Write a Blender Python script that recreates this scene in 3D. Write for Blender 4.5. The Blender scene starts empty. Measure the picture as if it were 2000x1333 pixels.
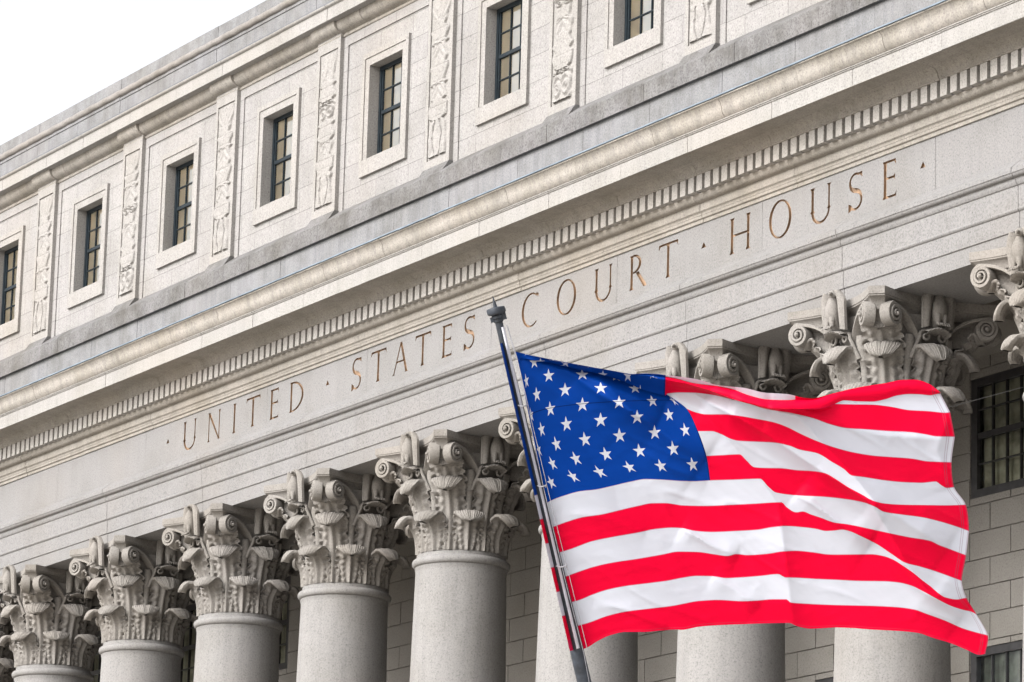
import bpy, bmesh, math, random
import numpy as np
from mathutils import Vector, Matrix, geometry, noise

# ------------------------------------------------------------------ camera, sky, sun, exposure
SC = bpy.context.scene
COL = SC.collection
CAM_POS = np.array([52.16647, -28.80295, -12.94243])
CAM_R = np.array([[0.50757287, 0.86116692, 0.02759183],      # right
                  [-0.18051080, 0.13759713, -0.97390086],    # down
                  [-0.84248776, 0.48934503, 0.22529050]])    # forward
FOCAL = 8100.0
cam_data = bpy.data.cameras.new('camera')
cam_data.sensor_width = 36.0
cam_data.lens = FOCAL / 2000.0 * 36.0
cam_data.clip_start = 0.5
cam_data.clip_end = 4000.0
cam = bpy.data.objects.new('camera', cam_data)
COL.objects.link(cam)
cam.matrix_world = Matrix(((CAM_R[0][0], -CAM_R[1][0], -CAM_R[2][0], CAM_POS[0]),
                           (CAM_R[0][1], -CAM_R[1][1], -CAM_R[2][1], CAM_POS[1]),
                           (CAM_R[0][2], -CAM_R[1][2], -CAM_R[2][2], CAM_POS[2]),
                           (0, 0, 0, 1)))
SC.camera = cam
SUN_TO = Vector((0.04, -0.82, 0.56)).normalized()           # direction towards the sun
SUN_EL = math.asin(SUN_TO.z)
SUN_AZ = math.atan2(SUN_TO.x, SUN_TO.y)                      # clockwise from +Y
world = bpy.data.worlds.new('World')
SC.world = world
world.use_nodes = True
wn = world.node_tree.nodes
wl = world.node_tree.links
wn.clear()
w_out = wn.new('ShaderNodeOutputWorld')
w_bg = wn.new('ShaderNodeBackground')
w_sky = wn.new('ShaderNodeTexSky')
w_sky.sky_type = 'NISHITA'
w_sky.sun_disc = False
w_sky.sun_elevation = SUN_EL
w_sky.sun_rotation = SUN_AZ
w_sky.dust_density = 6.0
w_sky.air_density = 1.0
w_hsv = wn.new('ShaderNodeHueSaturation')                    # thin overcast: greyer than a clear sky
w_hsv.inputs['Saturation'].default_value = 0.15
wl.new(w_sky.outputs[0], w_hsv.inputs['Color'])
wl.new(w_hsv.outputs[0], w_bg.inputs[0])
w_bg.inputs[1].default_value = 0.15
wl.new(w_bg.outputs[0], w_out.inputs[0])
sun_data = bpy.data.lights.new('sun', 'SUN')
sun_data.energy = 1.0
sun_data.angle = math.radians(45)
sun_data.color = (1.0, 0.98, 0.957)
sun = bpy.data.objects.new('sun', sun_data)
COL.objects.link(sun)
sun.rotation_euler = (-SUN_TO).to_track_quat('-Z', 'Y').to_euler()
SC.view_settings.view_transform = 'Standard'
SC.view_settings.look = 'None'
SC.view_settings.gamma = 1.0
SC.view_settings.exposure = 1.36
SC.cycles.max_bounces = 8
SC.cycles.diffuse_bounces = 4

B = 3.6                        # one bay of the colonnade
GROUND_Z = -14.64
X_LEFT, X_RIGHT = -27.0, 21.6
rnd = random.Random(7)

# ------------------------------------------------------------------ helpers
def link_mesh(name, verts, faces, mats, parent=None, midx=None, smooth=None, uv=None):
    me = bpy.data.meshes.new(name)
    me.from_pydata([tuple(map(float, v)) for v in verts], [], faces)
    for m in (mats if isinstance(mats, (list, tuple)) else [mats]):
        me.materials.append(m)
    if midx is not None:
        me.polygons.foreach_set('material_index', midx)
    if uv is not None:
        lay = me.uv_layers.new(name='UVMap')
        loops = np.empty(len(me.loops), dtype=np.int32)
        me.loops.foreach_get('vertex_index', loops)
        lay.data.foreach_set('uv', np.asarray(uv, dtype=np.float32)[loops].ravel())
    me.update()
    if smooth is not None:
        me.polygons.foreach_set('use_smooth', [True] * len(me.polygons))
        me.set_sharp_from_angle(angle=math.radians(smooth))
    ob = bpy.data.objects.new(name, me)
    COL.objects.link(ob)
    if parent is not None:
        ob.parent = parent
    return ob

class MB:
    """collects shapes that become one mesh"""
    def __init__(self):
        self.v, self.f = [], []
    def add(self, verts, faces):
        o = len(self.v)
        self.v += [tuple(v) for v in verts]
        self.f += [tuple(i + o for i in f) for f in faces]
    def box(self, x0, x1, y0, y1, z0, z1):
        self.add([(x0, y0, z0), (x1, y0, z0), (x1, y1, z0), (x0, y1, z0), (x0, y0, z1), (x1, y0, z1), (x1, y1, z1), (x0, y1, z1)],
                 [(0, 3, 2, 1), (4, 5, 6, 7), (0, 1, 5, 4), (1, 2, 6, 5), (2, 3, 7, 6), (3, 0, 4, 7)])
    def grid(self, P, flip=False, close_u=False):
        n, m = len(P), len(P[0])
        verts = [p for row in P for p in row]
        faces = []
        for i in range(n if close_u else n - 1):
            for j in range(m - 1):
                a, b, c, d = i * m + j, ((i + 1) % n) * m + j, ((i + 1) % n) * m + j + 1, i * m + j + 1
                faces.append((a, d, c, b) if flip else (a, b, c, d))
        self.add(verts, faces)
    def tube(self, path, radii, seg=10, caps=True):
        path = [Vector(p) for p in path]
        rings = []
        n = None
        for i, p in enumerate(path):
            t = (path[min(i + 1, len(path) - 1)] - path[max(i - 1, 0)]).normalized()
            if n is None:
                n = t.orthogonal().normalized()
            else:
                n = (n - t * n.dot(t)).normalized()
            b = t.cross(n)
            r = radii[i] if isinstance(radii, (list, tuple)) else radii
            rings.append([p + (n * math.cos(a) + b * math.sin(a)) * r for a in [2 * math.pi * k / seg for k in range(seg)]])
        o = len(self.v)
        for r in rings:
            self.v += [tuple(q) for q in r]
        for i in range(len(rings) - 1):
            for k in range(seg):
                a, b2 = o + i * seg + k, o + i * seg + (k + 1) % seg
                self.f.append((a, b2, b2 + seg, a + seg))
        if caps:
            self.f.append(tuple(o + k for k in range(seg))[::-1])
            self.f.append(tuple(o + (len(rings) - 1) * seg + k for k in range(seg)))
    def lathe(self, prof, cx=0, cy=0, seg=48, caps=True):
        o = len(self.v)
        for r, z in prof:
            for k in range(seg):
                a = 2 * math.pi * k / seg
                self.v.append((cx + r * math.cos(a), cy + r * math.sin(a), z))
        for i in range(len(prof) - 1):
            for k in range(seg):
                a, b = o + i * seg + k, o + i * seg + (k + 1) % seg
                self.f.append((a, b, b + seg, a + seg))
        if caps:
            self.f.append(tuple(o + k for k in range(seg))[::-1])
            self.f.append(tuple(o + (len(prof) - 1) * seg + k for k in range(seg)))
    def ellipsoid(self, c, r, seg=12, rings=8, rot=None):
        P = []
        for i in range(rings + 1):
            th = math.pi * i / rings
            row = []
            for k in range(seg + 1):
                a = 2 * math.pi * k / seg
                q = Vector((r[0] * math.sin(th) * math.cos(a), r[1] * math.sin(th) * math.sin(a), r[2] * math.cos(th)))
                if rot is not None:
                    q = rot @ q
                row.append(Vector(c) + q)
            P.append(row)
        self.grid(P)
    def obj(self, name, mats, parent=None, smooth=None):
        return link_mesh(name, self.v, self.f, mats, parent, smooth=smooth)

def tag(o, label=None, cat=None, group=None, kind=None):
    for k, v in (('label', label), ('category', cat), ('group', group), ('kind', kind)):
        if v:
            o[k] = v
    return o

def empty(name, loc=(0, 0, 0), parent=None):
    o = bpy.data.objects.new(name, None)
    o.location = loc
    o.empty_display_size = 0.3
    COL.objects.link(o)
    if parent is not None:
        o.parent = parent
    return o

def copy_tree(o, parent):
    c = o.copy()
    COL.objects.link(c)
    c.parent = parent
    for ch in list(o.children):
        copy_tree(ch, c)
    return c

def extrude_run(name, prof, x0, x1, joints, mat, parent, yjit=0.003, yoff=None, groove=0.010, gw=0.004, smooth=None):
    """a moulding: the (Y,Z) profile carried along X, cut by fine mortar joints, each stone set a hair differently"""
    prof = list(prof) + [prof[0]]
    r = random.Random(name)
    js = sorted(j for j in joints if x0 + 0.05 < j < x1 - 0.05)
    stops = []
    edges = [x0] + js + [x1]
    for i in range(len(edges) - 1):
        a, b = edges[i], edges[i + 1]
        dy, dz = r.uniform(-yjit, yjit), r.uniform(-yjit, yjit) * 0.6
        if i > 0:
            stops.append((a - gw, groove, 0))
            stops.append((a + gw, groove, 0))
            stops.append((a + gw + 0.0005, dy, dz))
        else:
            stops.append((a, dy, dz))
        inner = sorted({e for e in (yoff[0] if yoff else []) if a + 0.02 < e < b - 0.02})
        for e in inner:
            stops.append((e, dy, dz))
        if i < len(edges) - 2:
            stops.append((b - gw - 0.0005, dy, dz))
        else:
            stops.append((b, dy, dz))
    P = []
    for (x, dy, dz) in stops:
        row = []
        for k, (y, z) in enumerate(prof):
            if yoff and x in yoff[0]:
                row.append((x, y + dy, z + dz))
            else:
                row.append((x, y + dy + (yoff[1](x, k) if yoff else 0), z + dz))
        if yoff and x in yoff[0]:           # a return: both offsets at one X
            ra = [(x - 0.0006, y + dy + yoff[1](x - 0.01, k), z + dz) for k, (y, z) in enumerate(prof)]
            rb = [(x + 0.0006, y + dy + yoff[1](x + 0.01, k), z + dz) for k, (y, z) in enumerate(prof)]
            P += [ra, rb]
        else:
            P.append(row)
    mb = MB()
    mb.grid(P, flip=False)
    n = len(prof)
    mb.f.append(tuple(range(n - 1)))
    o = (len(P) - 1) * n
    mb.f.append(tuple(o + k for k in range(n - 1))[::-1])
    return mb.obj(name, mat, parent, smooth=smooth)

def relief_cells(name, xs, zs, depth, mat, parent=None, back=None, extra=None):
    """wall face built cell by cell: depth(i,j) -> Y of the cell or None for an opening"""
    nx, nz = len(xs) - 1, len(zs) - 1
    D = [[depth(i, j) for j in range(nz)] for i in range(nx)]
    vid, verts, faces = {}, [], []
    def V(x, y, z):
        k = (round(x, 5), round(y, 5), round(z, 5))
        if k not in vid:
            vid[k] = len(verts)
            verts.append(k)
        return vid[k]
    for i in range(nx):
        for j in range(nz):
            d = D[i][j]
            if d is not None:
                faces.append((V(xs[i], d, zs[j]), V(xs[i + 1], d, zs[j]), V(xs[i + 1], d, zs[j + 1]), V(xs[i], d, zs[j + 1])))
            for (di, dj) in ((1, 0), (0, 1)):
                a, b = i + di, j + dj
                if a >= nx or b >= nz:
                    continue
                e = D[a][b]
                p = back if d is None else d
                q = back if e is None else e
                if p is None or q is None or abs(p - q) < 1e-6:
                    continue
                if di:
                    x = xs[i + 1]
                    qd = [V(x, p, zs[j]), V(x, q, zs[j]), V(x, q, zs[j + 1]), V(x, p, zs[j + 1])]
                else:
                    z = zs[j + 1]
                    qd = [V(xs[i], p, z), V(xs[i + 1], p, z), V(xs[i + 1], q, z), V(xs[i], q, z)]
                faces.append(tuple(qd))
    if back is not None:                    # outer rim
        for i in range(nx):
            for j, zz in ((0, zs[0]), (nz - 1, zs[-1])):
                if D[i][j] is not None:
                    faces.append((V(xs[i], D[i][j], zz), V(xs[i], back, zz), V(xs[i + 1], back, zz), V(xs[i + 1], D[i][j], zz)))
        for j in range(nz):
            for i, xx in ((0, xs[0]), (nx - 1, xs[-1])):
                if D[i][j] is not None:
                    faces.append((V(xx, D[i][j], zs[j]), V(xx, back, zs[j]), V(xx, back, zs[j + 1]), V(xx, D[i][j], zs[j + 1])))
    return link_mesh(name, verts, faces, mat, parent)

# ------------------------------------------------------------------ materials
def new_mat(name):
    m = bpy.data.materials.new(name)
    m.use_nodes = True
    nt = m.node_tree
    return m, nt, nt.nodes['Principled BSDF']

def ramp(nt, stops):
    r = nt.nodes.new('ShaderNodeValToRGB')
    e = r.color_ramp.elements
    e[0].position, e[0].color = stops[0][0], (*stops[0][1], 1)
    e[1].position, e[1].color = stops[-1][0], (*stops[-1][1], 1)
    for p, c in stops[1:-1]:
        k = e.new(p)
        k.color = (*c, 1)
    return r

def stone(name, c, speck=0.24, blotch=0.12, streak=0.0, warm=(0.62, 0.52, 0.40), dirt=0.0, rough=0.85, bump=0.25, courses=None, grain=40.0):
    """granite: speckle, soft blotches, optional rain streaks, optional coursed joints"""
    m, nt, bs = new_mat(name)
    N, L = nt.nodes, nt.links
    geo = N.new('ShaderNodeNewGeometry')
    def nz(scale, detail=4, rough=0.6, vec=None):
        t = N.new('ShaderNodeTexNoise')
        t.inputs['Scale'].default_value = scale
        t.inputs['Detail'].default_value = detail
        t.inputs['Roughness'].default_value = rough
        L.new(vec or geo.outputs['Position'], t.inputs['Vector'])
        return t
    def mix(fac, a, b, mode='MIX'):
        x = N.new('ShaderNodeMix')
        x.data_type = 'RGBA'
        x.blend_type = mode
        for s, v in ((x.inputs[0], fac), (x.inputs[6], a), (x.inputs[7], b)):
            if isinstance(v, (int, float)):
                s.default_value = v
            elif isinstance(v, tuple):
                s.default_value = (*v, 1)
            else:
                L.new(v, s)
        return x.outputs[2]
    sp = nz(grain, 3, 0.75)
    r1 = ramp(nt, [(0.28, (1 - 2.6 * speck,) * 3), (0.42, (1 - speck * 0.7,) * 3), (0.56, (1.0,) * 3), (0.75, (1 + speck * 0.7,) * 3)])
    L.new(sp.outputs[0], r1.inputs[0])
    bl = nz(0.9, 5, 0.65)
    r2 = ramp(nt, [(0.3, (1 - blotch, 1 - blotch * 1.05, 1 - blotch * 1.2)), (0.5, (1, 1, 1)), (0.72, (1 + blotch * 0.5, 1 + blotch * 0.45, 1 + blotch * 0.55))])
    L.new(bl.outputs[0], r2.inputs[0])
    col = mix(1.0, c, r1.outputs[0], 'MULTIPLY')
    col = mix(1.0, col, r2.outputs[0], 'MULTIPLY')
    wn2 = nz(0.35, 3, 0.5)
    rw = ramp(nt, [(0.48, (0, 0, 0)), (0.70, (1, 1, 1))])
    L.new(wn2.outputs[0], rw.inputs[0])
    ww = N.new('ShaderNodeMath'); ww.operation = 'MULTIPLY'; ww.inputs[1].default_value = 0.16
    L.new(rw.outputs[0], ww.inputs[0])
    col = mix(ww.outputs[0], col, tuple(c[i] * warm[i] * 1.65 for i in range(3)))
    if streak > 0 or dirt > 0:
        mp = N.new('ShaderNodeMapping')
        mp.inputs['Scale'].default_value = (5.0, 5.0, 0.35)
        L.new(geo.outputs['Position'], mp.inputs['Vector'])
        st = nz(1.6, 5, 0.7, mp.outputs[0])
        r3 = ramp(nt, [(0.36, (1 - streak * 1.5, 1 - streak * 1.5, 1 - streak * 1.4)), (0.52, (1, 1, 1)), (0.7, (1 + streak * 0.5,) * 3)])
        L.new(st.outputs[0], r3.inputs[0])
        col = mix(1.0, col, r3.outputs[0], 'MULTIPLY')
    if dirt > 0:
        dn = nz(2.6, 6, 0.7)
        rd = ramp(nt, [(0.46, (0, 0, 0)), (0.68, (dirt,) * 3)])
        L.new(dn.outputs[0], rd.inputs[0])
        col = mix(rd.outputs[0], col, (c[0] * 0.42, c[1] * 0.40, c[2] * 0.36))
    h = sp.outputs[0]
    if courses:
        bw, bh, off, zofs = courses
        sx = N.new('ShaderNodeSeparateXYZ')
        L.new(geo.outputs['Position'], sx.inputs[0])
        cx = N.new('ShaderNodeCombineXYZ')
        L.new(sx.outputs[0], cx.inputs[0])
        az = N.new('ShaderNodeMath'); az.operation = 'ADD'; az.inputs[1].default_value = zofs
        L.new(sx.outputs[2], az.inputs[0])
        L.new(az.outputs[0], cx.inputs[1])
        br = N.new('ShaderNodeTexBrick')
        br.inputs['Scale'].default_value = 1.0
        br.inputs['Mortar Size'].default_value = 0.007
        br.inputs['Mortar Smooth'].default_value = 0.3
        br.inputs['Brick Width'].default_value = bw
        br.inputs['Row Height'].default_value = bh
        br.offset = off
        br.inputs['Color1'].default_value = (1, 1, 1, 1)
        br.inputs['Color2'].default_value = (0.93, 0.93, 0.94, 1)
        br.inputs['Mortar'].default_value = (0.58, 0.57, 0.57, 1)
        L.new(cx.outputs[0], br.inputs['Vector'])
        col = mix(1.0, col, br.outputs[0], 'MULTIPLY')
    L.new(col, bs.inputs['Base Color'])
    bs.inputs['Roughness'].default_value = rough
    bs.inputs['Specular IOR Level'].default_value = 0.25
    if bump:
        bp = N.new('ShaderNodeBump')
        bp.inputs['Strength'].default_value = bump
        bp.inputs['Distance'].default_value = 0.01
        L.new(h, bp.inputs['Height'])
        L.new(bp.outputs[0], bs.inputs['Normal'])
    return m

def plain(name, c, rough=0.5, metal=0.0, var=0.08, scale=12.0, spec=0.5):
    m, nt, bs = new_mat(name)
    t = nt.nodes.new('ShaderNodeTexNoise')
    t.inputs['Scale'].default_value = scale
    t.inputs['Detail'].default_value = 5
    g = nt.nodes.new('ShaderNodeNewGeometry')
    nt.links.new(g.outputs['Position'], t.inputs['Vector'])
    r = ramp(nt, [(0.3, tuple(x * (1 - var * 2) for x in c)), (0.7, tuple(min(1, x * (1 + var * 2)) for x in c))])
    nt.links.new(t.outputs[0], r.inputs[0])
    nt.links.new(r.outputs[0], bs.inputs['Base Color'])
    bs.inputs['Roughness'].default_value = rough
    bs.inputs['Metallic'].default_value = metal
    bs.inputs['Specular IOR Level'].default_value = spec
    return m

M_FRIEZE = stone('pale_granite', (0.170, 0.165, 0.163), streak=0.03)
M_WALL = stone('attic_granite', (0.232, 0.223, 0.216), streak=0.04, courses=(1.02, 0.395, 0.5, 0.19))
M_PIL = stone('pilaster_granite', (0.232, 0.221, 0.210), streak=0.04)
M_CORN = stone('warm_granite', (0.256, 0.238, 0.214), speck=0.24, blotch=0.18, streak=0.12, dirt=0.22)
M_CORONA = stone('corona_granite', (0.238, 0.229, 0.218), streak=0.06)
M_BED = stone('bed_granite', (0.222, 0.205, 0.182), blotch=0.16, streak=0.07, dirt=0.32)
M_DENT = stone('dentil_granite', (0.262, 0.248, 0.232), streak=0.03)
M_GREY = stone('weathered_granite', (0.132, 0.128, 0.127), speck=0.34, blotch=0.34, streak=0.10, dirt=0.65)
M_PARA = stone('parapet_granite', (0.166, 0.166, 0.170), speck=0.26, blotch=0.24, streak=0.11, dirt=0.40)
M_SHAFT = stone('shaft_granite', (0.190, 0.184, 0.179), speck=0.20, blotch=0.12, streak=0.06, grain=42.0)
M_CAP = stone('capital_granite', (0.188, 0.176, 0.163), speck=0.20, blotch=0.16, dirt=0.28, bump=0.5, grain=44.0)
M_ASHLAR = stone('ashlar_granite', (0.160, 0.150, 0.136), speck=0.2, blotch=0.12)
M_SOFFIT = stone('soffit_granite', (0.190, 0.178, 0.160), speck=0.16, blotch=0.15)
M_GOLD = plain('gilded_bronze', (0.165, 0.103, 0.060), rough=0.7, metal=0.0, var=0.22, scale=9.0)
M_LEAD = plain('lead_flashing', (0.125, 0.150, 0.178), rough=0.95, spec=0.1, var=0.1, scale=4.0)
M_TAR = plain('flashing_seal', (0.09, 0.10, 0.12), rough=0.7)
M_SASH = plain('dark_sash_paint', (0.010, 0.015, 0.019), rough=0.5, var=0.15, spec=0.2)
M_BRONZE = plain('dark_bronze', (0.020, 0.019, 0.020), rough=0.4, var=0.2)
M_BLIND = plain('beige_blind', (0.84, 0.655, 0.49), rough=0.9, var=0.06, scale=3.0)
M_DRAPE = plain('grey_drape', (0.44, 0.42, 0.36), rough=0.9, var=0.2, scale=5.0)
M_ROOF = plain('roof_membrane', (0.16, 0.16, 0.17), rough=0.9)
M_POLE = plain('painted_pole', (0.022, 0.026, 0.034), rough=0.5, metal=0.0, var=0.25, scale=20.0, spec=0.3)
M_HEAD = plain('white_webbing', (0.36, 0.36, 0.40), rough=0.7, var=0.04)
M_CORD = plain('halyard_cord', (0.20, 0.20, 0.22), rough=0.6)
M_WIRE = plain('thin_wire', (0.045, 0.045, 0.045), rough=0.6)
M_PAVE = stone('plaza_granite', (0.43, 0.40, 0.355), speck=0.1, blotch=0.1, courses=None)

def glass_mat(name, tint, refl):
    m, nt, bs = new_mat(name)
    nt.nodes.remove(bs)
    out = nt.nodes['Material Output']
    tr = nt.nodes.new('ShaderNodeBsdfTransparent')
    tr.inputs[0].default_value = (*tint, 1)
    gl = nt.nodes.new('ShaderNodeBsdfGlossy')
    gl.inputs['Roughness'].default_value = 0.02
    gl.inputs['Color'].default_value = (0.88, 0.95, 1.0, 1)
    lw = nt.nodes.new('ShaderNodeFresnel')
    lw.inputs['IOR'].default_value = refl
    mx = nt.nodes.new('ShaderNodeMixShader')
    nt.links.new(lw.outputs[0], mx.inputs[0])
    nt.links.new(tr.outputs[0], mx.inputs[1])
    nt.links.new(gl.outputs[0], mx.inputs[2])
    nz = nt.nodes.new('ShaderNodeTexNoise')
    nz.inputs['Scale'].default_value = 1.3
    bp = nt.nodes.new('ShaderNodeBump')
    bp.inputs['Strength'].default_value = 0.06
    bp.inputs['Distance'].default_value = 0.05
    g = nt.nodes.new('ShaderNodeNewGeometry')
    nt.links.new(g.outputs['Position'], nz.inputs['Vector'])
    nt.links.new(nz.outputs[0], bp.inputs['Height'])
    nt.links.new(bp.outputs[0], gl.inputs['Normal'])
    nt.links.new(mx.outputs[0], out.inputs[0])
    return m
M_GLASS = glass_mat('coated_glass', (0.88, 0.95, 0.94), 3.2)
M_GLASS2 = glass_mat('dim_glass', (0.62, 0.63, 0.58), 1.6)

# ------------------------------------------------------------------ the setting
gm = MB()
gm.add([(-1500, -1500, GROUND_Z), (1500, -1500, GROUND_Z), (1500, 1500, GROUND_Z), (-1500, 1500, GROUND_Z)], [(0, 1, 2, 3)])
tag(gm.obj('ground', M_PAVE), kind='structure')

# ------------------------------------------------------------------ the courthouse
HOUSE = empty('courthouse', (0, 0, GROUND_Z))
HOUSE_OFF = Vector((0, 0, -GROUND_Z))
tag(HOUSE, 'pale granite courthouse with carved name, Corinthian columns and attic windows', 'building')

def house(o):
    o.parent = HOUSE
    o.location = (o.location[0], o.location[1], o.location[2] - GROUND_Z)
    return o

def joints(step, phase, jit=0.0, seed=0):
    r = random.Random(seed)
    out = []
    x = X_LEFT + phase
    while x < X_RIGHT:
        out.append(x + r.uniform(-jit, jit))
        x += step
    return out

def arc(p0, p1, bulge, n=6):
    """points from p0 to p1 along a bowed line (bulge is a fraction of the chord)"""
    (y0, z0), (y1, z1) = p0, p1
    dy, dz = y1 - y0, z1 - z0
    out = []
    for i in range(n + 1):
        t = i / n
        s = 4 * t * (1 - t) * bulge
        out.append((y0 + dy * t - dz * s, z0 + dz * t + dy * s))
    return out

# architrave: three fasciae with a crown moulding
PROF = [(1.35, -0.752), (1.35, -0.30), (0.30, -0.30), (0.30, 0.29), (0.0, 0.325), (-0.145, 0.203), (-0.145, 0.140)]
PROF += arc((-0.135, 0.136), (-0.080, 0.092), -0.22, 5)
PROF += [(-0.074, 0.090)] + arc((-0.072, 0.082), (-0.056, 0.008), -0.12, 4)
PROF += [(-0.042, 0.002), (-0.040, -0.262), (-0.045, -0.272), (-0.045, -0.288), (-0.034, -0.304), (-0.020, -0.310), (-0.018, -0.532), (0.000, -0.540), (0.002, -0.752)]
PROF = PROF[::-1]
house(extrude_run('architrave', PROF, X_LEFT, X_RIGHT, joints(B, (-0.0 - X_LEFT) % B), M_FRIEZE, HOUSE, smooth=25))
# frieze with its incised lettering
Z0, ZH = 0.432, 0.482
TH, TN = 0.060, 0.030
def stem(x, w=TH, z0=0.0, z1=1.0, serif=True):
    h = w / 2
    s = 0.026
    a, b = z0 * ZH, z1 * ZH
    if not serif:
        return [(x - h, a), (x + h, a), (x + h, b), (x - h, b)]
    return [(x - h - s, a), (x + h + s, a), (x + h, a + 0.035), (x + h * 0.9, (a + b) / 2), (x + h, b - 0.035), (x + h + s, b), (x - h - s, b), (x - h, b - 0.035), (x - h * 0.9, (a + b) / 2), (x - h, a + 0.035)]
def bar(x0, x1, z, t=TN, l=0.0, r=0.0):
    """thin horizontal with flared ends: l, r > 0 hang a serif up or down"""
    z = z * ZH
    P = [[(x0, z), (x1, z), (x1, z + t), (x0, z + t)]]
    if l:
        P.append([(x0 - 0.012, z + (0 if l < 0 else t) + l), (x0 + 0.03, z), (x0 + 0.03, z + t), (x0 - 0.004, z + t if l < 0 else z)])
    if r:
        P.append([(x1 + 0.012, z + (0 if r < 0 else t) + r), (x1 + 0.004, z + t if r < 0 else z), (x1 - 0.03, z + t), (x1 - 0.03, z)])
    return P
def ring(cx, cz, rx, rz, a0, a1, tw, n=26):
    """curved stroke; tw(angle) gives the stroke width"""
    P = []
    for i in range(n):
        q = []
        for a, sgn in ((a0 + (a1 - a0) * i / n, 1), (a0 + (a1 - a0) * (i + 1) / n, 1), (a0 + (a1 - a0) * (i + 1) / n, -1), (a0 + (a1 - a0) * i / n, -1)):
            w = tw(a) / 2 * sgn
            q.append((cx + (rx + w) * math.cos(a), cz + (rz + w * 0.8) * math.sin(a)))
        P.append(q)
    return P
def ribbon(pts, widths):
    P = []
    n = len(pts)
    L = []
    for i in range(n):
        a, b = pts[max(0, i - 1)], pts[min(n - 1, i + 1)]
        dx, dz = b[0] - a[0], b[1] - a[1]
        d = math.hypot(dx, dz)
        w = widths[i] / 2
        L.append(((pts[i][0] - dz / d * w, pts[i][1] + dx / d * w), (pts[i][0] + dz / d * w, pts[i][1] - dx / d * w)))
    for i in range(n - 1):
        P.append([L[i][0], L[i + 1][0], L[i + 1][1], L[i][1]])
    return P
PI = math.pi
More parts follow.
